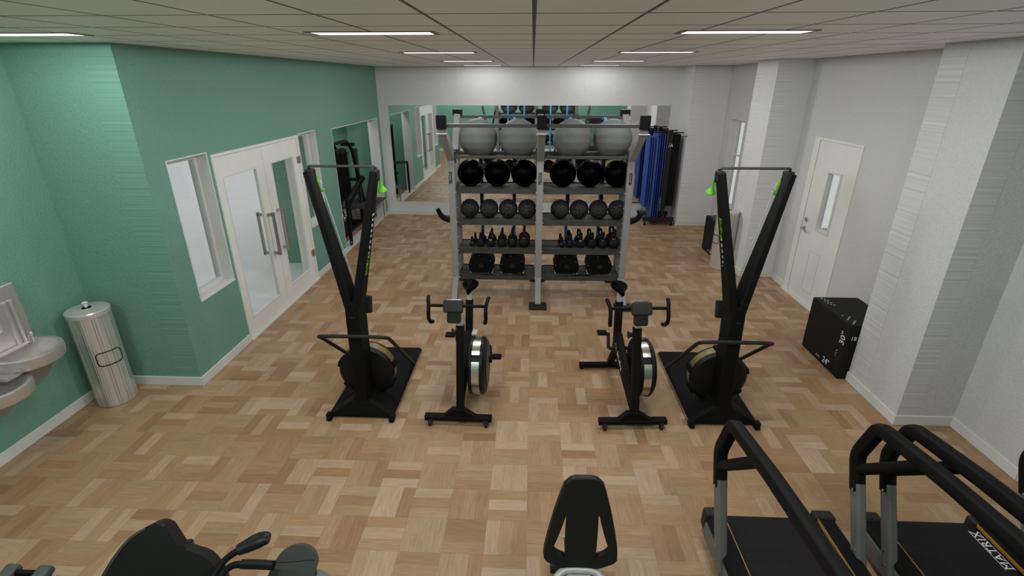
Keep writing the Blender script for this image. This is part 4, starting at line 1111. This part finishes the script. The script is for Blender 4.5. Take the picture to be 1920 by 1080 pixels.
for pts, grip in (([(-1.47, 1.60, .70), (-1.454, 1.69, .72), (-1.406, 1.755, .725)], [(-1.42, 1.745, .724), (-1.366, 1.782, .73), (-1.325, 1.805, .735), (-1.29, 1.812, .735)]),
                  ([(-1.45, 1.56, .68), (-1.43, 1.63, .71), (-1.40, 1.665, .72), (-1.355, 1.675, .72)], [(-1.36, 1.675, .72), (-1.30, 1.676, .72), (-1.25, 1.676, .72), (-1.204, 1.675, .72)])):
    b = MB(); b.tube(smooth_path([V(p) - RO for p in pts], 5), .016, 12); ar = b.build('arm_tube', 'rubber', rm)
    big = grip[0][2] > .722
    q = smooth_path([V(p) - RO for p in grip], 5); m_ = len(q) - 1
    b = MB(); b.tube(q, .02, 14, rs=[(.016 + .022 * math.sin(PI * min(1, .12 + .75 * i / m_)) if big else .022) for i in range(m_ + 1)], flat=(1.15, .8) if big else None); b.build('hand_grip', 'blackgloss', ar)
n2 = V((.10, -.796, .597)).normalized(); ax2 = V((.992, .124, 0)).normalized(); ay2 = n2.cross(ax2)
b = MB(); b.prism(outline([(-.19, -.10), (-.165, -.004), (-.124, .076), (-.088, .112), (-.037, .126), (.015, .115), (.055, .078), (.064, .04), (.049, -.019), (.03, -.12)], 4), V((-1.1, 1.72, .62)) - RO, ax2, ay2, -n2 * .045, bev=.010)
pd = b.build('leg_pad', 'slate', rm, sharp=.5)
b = MB(); b.bar(V((-1.1, 1.72, .62)) - RO + ax2 * -.135 + ay2 * .052 + n2 * .0005, V((-1.1, 1.72, .62)) - RO + ax2 * .058 + ay2 * .052 + n2 * .0005, .002, .002, up=n2); b.build('pad_seam', 'rubber', pd)
b = MB(); b.bar(V((-1.12, 1.72, .585)) - RO - n2 * .075, V((-1.15, 1.70, .44)) - RO, .04, .04, .006); b.build('pad_arm', 'charcoal', rm)
b = MB(); b.lathe([(0, .0), (.27, 0), (.29, .02), (.29, .05), (.26, .075), (.10, .09), (0, .09)], V((-1.19, 1.62, .365)) - RO, V((0, 0, 1)), 56); b.build('disc_cover', 'midgrey', rm, sharp=.5)
b = MB(); b.bar((.41, .06, .36), (.41, .04, .10), .12, .16, .02, up=V((0, 1, 0))); b.build('pedestal', 'charcoal', rm)
b = MB(); b.bar((-.30, .05, .10), (.55, .05, .10), .16, .10, .02); b.bar((-.18, .10, .12), (-.18, .13, .50), .10, .10, .01, up=V((0, 1, 0))); b.build('base_frame', 'post', rm)
for x in (-.28, .52):
    b = MB(); b.bar((x, -.28, .03), (x, .30, .03), .08, .055, .012); b.build('foot_bar', 'charcoal', rm)

# ------------------------------------------------------------------ far left: only the top of a grip station shows
gs = thing('grip_station', (-2.15, 1.30, 0), 'dark grey grip bar top of a machine at the bottom left corner', 'exercise machine')
for dx in (-.085, .062):
    b = MB(); b.box((dx, .155, .885), (.062, .085, .04), .012, Matrix.Rotation(.25, 3, 'X')); b.build('clamp_block', 'slate', gs)
b = MB(); b.cyl((-.075, .165, .888), (.06, .165, .888), .013, 12); b.build('grip_bar', 'rubber', gs)
b = MB(); b.box((.105, .145, .865), (.03, .06, .03), .008); b.build('side_lug', 'midgrey', gs)
b = MB(); b.bar((0, .135, .87), (0, .03, .06), .09, .07, .01, up=V((0, 1, 0))); b.bar((-.09, .15, .868), (.10, .15, .868), .03, .03); b.build('mast', 'charcoal', gs)
b = MB(); b.bar((-.2, .03, .03), (.2, .03, .03), .09, .06, .012); b.bar((0, .03, .03), (0, -.6, .03), .09, .06, .012); b.build('base', 'charcoal', gs)

# ------------------------------------------------------------------ alcove: cable trainer with hanging straps
AO = V((-3.62, 9.8, 0))
ct = thing('cable_trainer', tuple(AO), 'black cable trainer frame with low step standing in the green alcove', 'cable machine')
def al(*p): return V(p) - AO
b = MB(); b.tube(fillet([al(-3.60, 9.20, 1.80), al(-3.60, 9.95, 1.78), al(-3.60, 10.20, 1.62), al(-3.60, 10.30, 1.35), al(-3.60, 10.62, .44)], .16, 6), .032, 12); b.build('top_handle', 'black', ct)
b = MB(); b.tube(fillet([al(-3.92, 9.20, 1.80), al(-3.92, 9.95, 1.78), al(-3.92, 10.20, 1.62), al(-3.92, 10.30, 1.35), al(-3.92, 10.62, .44)], .16, 6), .032, 12); b.build('top_handle', 'black', ct)
for x in (-3.62, -3.90):
    b = MB(); b.bar(al(x, 10.48, .03), al(x, 10.46, 1.58), .07, .09, .006, up=V((0, 1, 0))); b.build('upright', 'charcoal', ct)
    b = MB(); b.bar(al(x, 9.19, .03), al(x, 9.19, 1.78), .06, .07, .006, up=V((0, 1, 0))); b.build('upright', 'black', ct)
for z in (.95, 1.66):
    b = MB(); b.bar(al(-3.62, 10.46, z), al(-3.90, 10.46, z), .06, .06); b.build('cross_bar', 'black', ct)
b = MB(); b.bar(al(-3.83, 9.19, 1.60), al(-3.83, 10.46, 1.52), .05, .06); b.build('hanging_rail', 'black', ct)
for q in range(6):
    b = MB(); b.cyl(al(-3.83, 9.385 + q * .125, 1.612 - q * .012), al(-3.60, 9.385 + q * .125, 1.612 - q * .012), .010, 8); b.build('strap_peg', 'charcoal', ct)
b = MB(); b.box(al(-3.76, 9.265, 1.32), (.16, .02, .34), .01); b.build('weight_guide', 'silver', ct)
for (y0_, y1_) in ((10.05, 10.50), (10.56, 11.02)):
    b = MB(); b.box2(al(-3.86, y0_, .425), al(-3.25, y1_, .460), .006); b.build('step_plate', 'step', ct)
for x in (-3.82, -3.29):
    for y in (10.12, 10.95):
        b = MB(); b.cyl(al(x, y, 0), al(x, y, .43), .012, 10); b.build('step_leg', 'satin', ct)
b = MB(); b.bar(al(-3.345, 8.93, .86), al(-3.345, 8.90, .10), .045, .075, .008, up=V((0, 1, 0))); la = b.build('lever_arm', 'black', ct)
b = MB(); b.tube([al(-3.345 , 8.90 + .05 * math.cos(a), .085 + .075 * math.sin(a)) for a in [2*PI*k/14 for k in range(14)]], .014, 8, closed=True); b.build('stirrup', 'charcoal', la)
b = MB(); b.bar(al(-3.345, 8.93, .84), al(-3.50, 10.3, 1.02), .045, .06, .006); b.bar(al(-3.50, 9.40, .62), al(-3.50, 10.46, .98), .05, .05, .006); b.bar(al(-3.50, 10.46, 1.0), al(-3.62, 10.46, 1.0), .05, .05); b.build('strut', 'black', ct)
b = MB(); b.box2(al(-3.95, 9.25, .02), al(-3.60, 9.75, .30), .03); b.box2(al(-3.90, 9.75, .04), al(-3.62, 10.46, .10), .01); b.build('base_unit', 'rubber', ct)
for y in (9.42, 9.58):
    b = MB(); b.tube([al(-3.62 + .02 * math.sin(2 * a), y + .065 * math.cos(a), .44 + .11 * math.sin(a)) for a in [2*PI*k/16 for k in range(16)]], .012, 8, closed=True); b.build('cable_coil', 'chrome', ct)
for q in range(6):
    yq = 9.385 + q * .125; zt_ = 1.662 - q * .012; zl = .68 + .05 * (q % 3)
    xq = -3.645 - .085 * (q % 2); hw = .085 + .02 * (q % 2)
    pts = []
    for k in range(9): pts.append(V((xq, yq + .075 * math.cos(PI * k / 8), zt_ - .075 + .075 * math.sin(PI * k / 8))))
    for k in range(9): pts.append(V((xq, yq - .075 * math.cos(PI * k / 8), zl + .075 - .075 * math.sin(PI * k / 8))))
    top = V((xq, yq, zt_))
    b = MB(); b.tube([p - top for p in pts], .034, 8, closed=True)
    o = b.build('strap_loop', 'rubber'); o.location = top
    tag(o, 'thick black strap loop hanging from the cable trainer in the alcove', 'strap', 'strap loops on the cable trainer')

# ------------------------------------------------------------------ daylight outside, camera, colour management
w = bpy.data.worlds.new('World'); SC.world = w; w.use_nodes = True
w.node_tree.nodes['Background'].inputs[0].default_value = (.98, .98, 1.0, 1); w.node_tree.nodes['Background'].inputs[1].default_value = .66
cam = bpy.data.cameras.new('camera'); co = bpy.data.objects.new('camera', cam); COL.objects.link(co)
cam.sensor_fit = 'HORIZONTAL'; cam.sensor_width = 36.0; cam.lens = 945 / 1920 * 36.0; cam.clip_start = .03
pitch = math.atan(389 / 945); yaw = math.atan(40 / math.hypot(945, 389))
Fv = V((-math.sin(yaw) * math.cos(pitch), math.cos(yaw) * math.cos(pitch), -math.sin(pitch))); Rv = V((math.cos(yaw), math.sin(yaw), 0)); Uv = Rv.cross(Fv)
co.matrix_world = Matrix(((Rv.x, Uv.x, -Fv.x, 0), (Rv.y, Uv.y, -Fv.y, 0), (Rv.z, Uv.z, -Fv.z, 2.86), (0, 0, 0, 1)))
SC.camera = co
SC.view_settings.view_transform = 'Standard'; SC.view_settings.look = 'None'; SC.view_settings.exposure = 0.0; SC.view_settings.gamma = 1.0; SC.view_settings.use_curve_mapping = False
SC.cycles.max_bounces = 10; SC.cycles.diffuse_bounces = 6; SC.cycles.glossy_bounces = 5; SC.cycles.transparent_max_bounces = 12
SC.cycles.use_denoising = True
SC.cycles.sample_clamp_indirect = 4.0
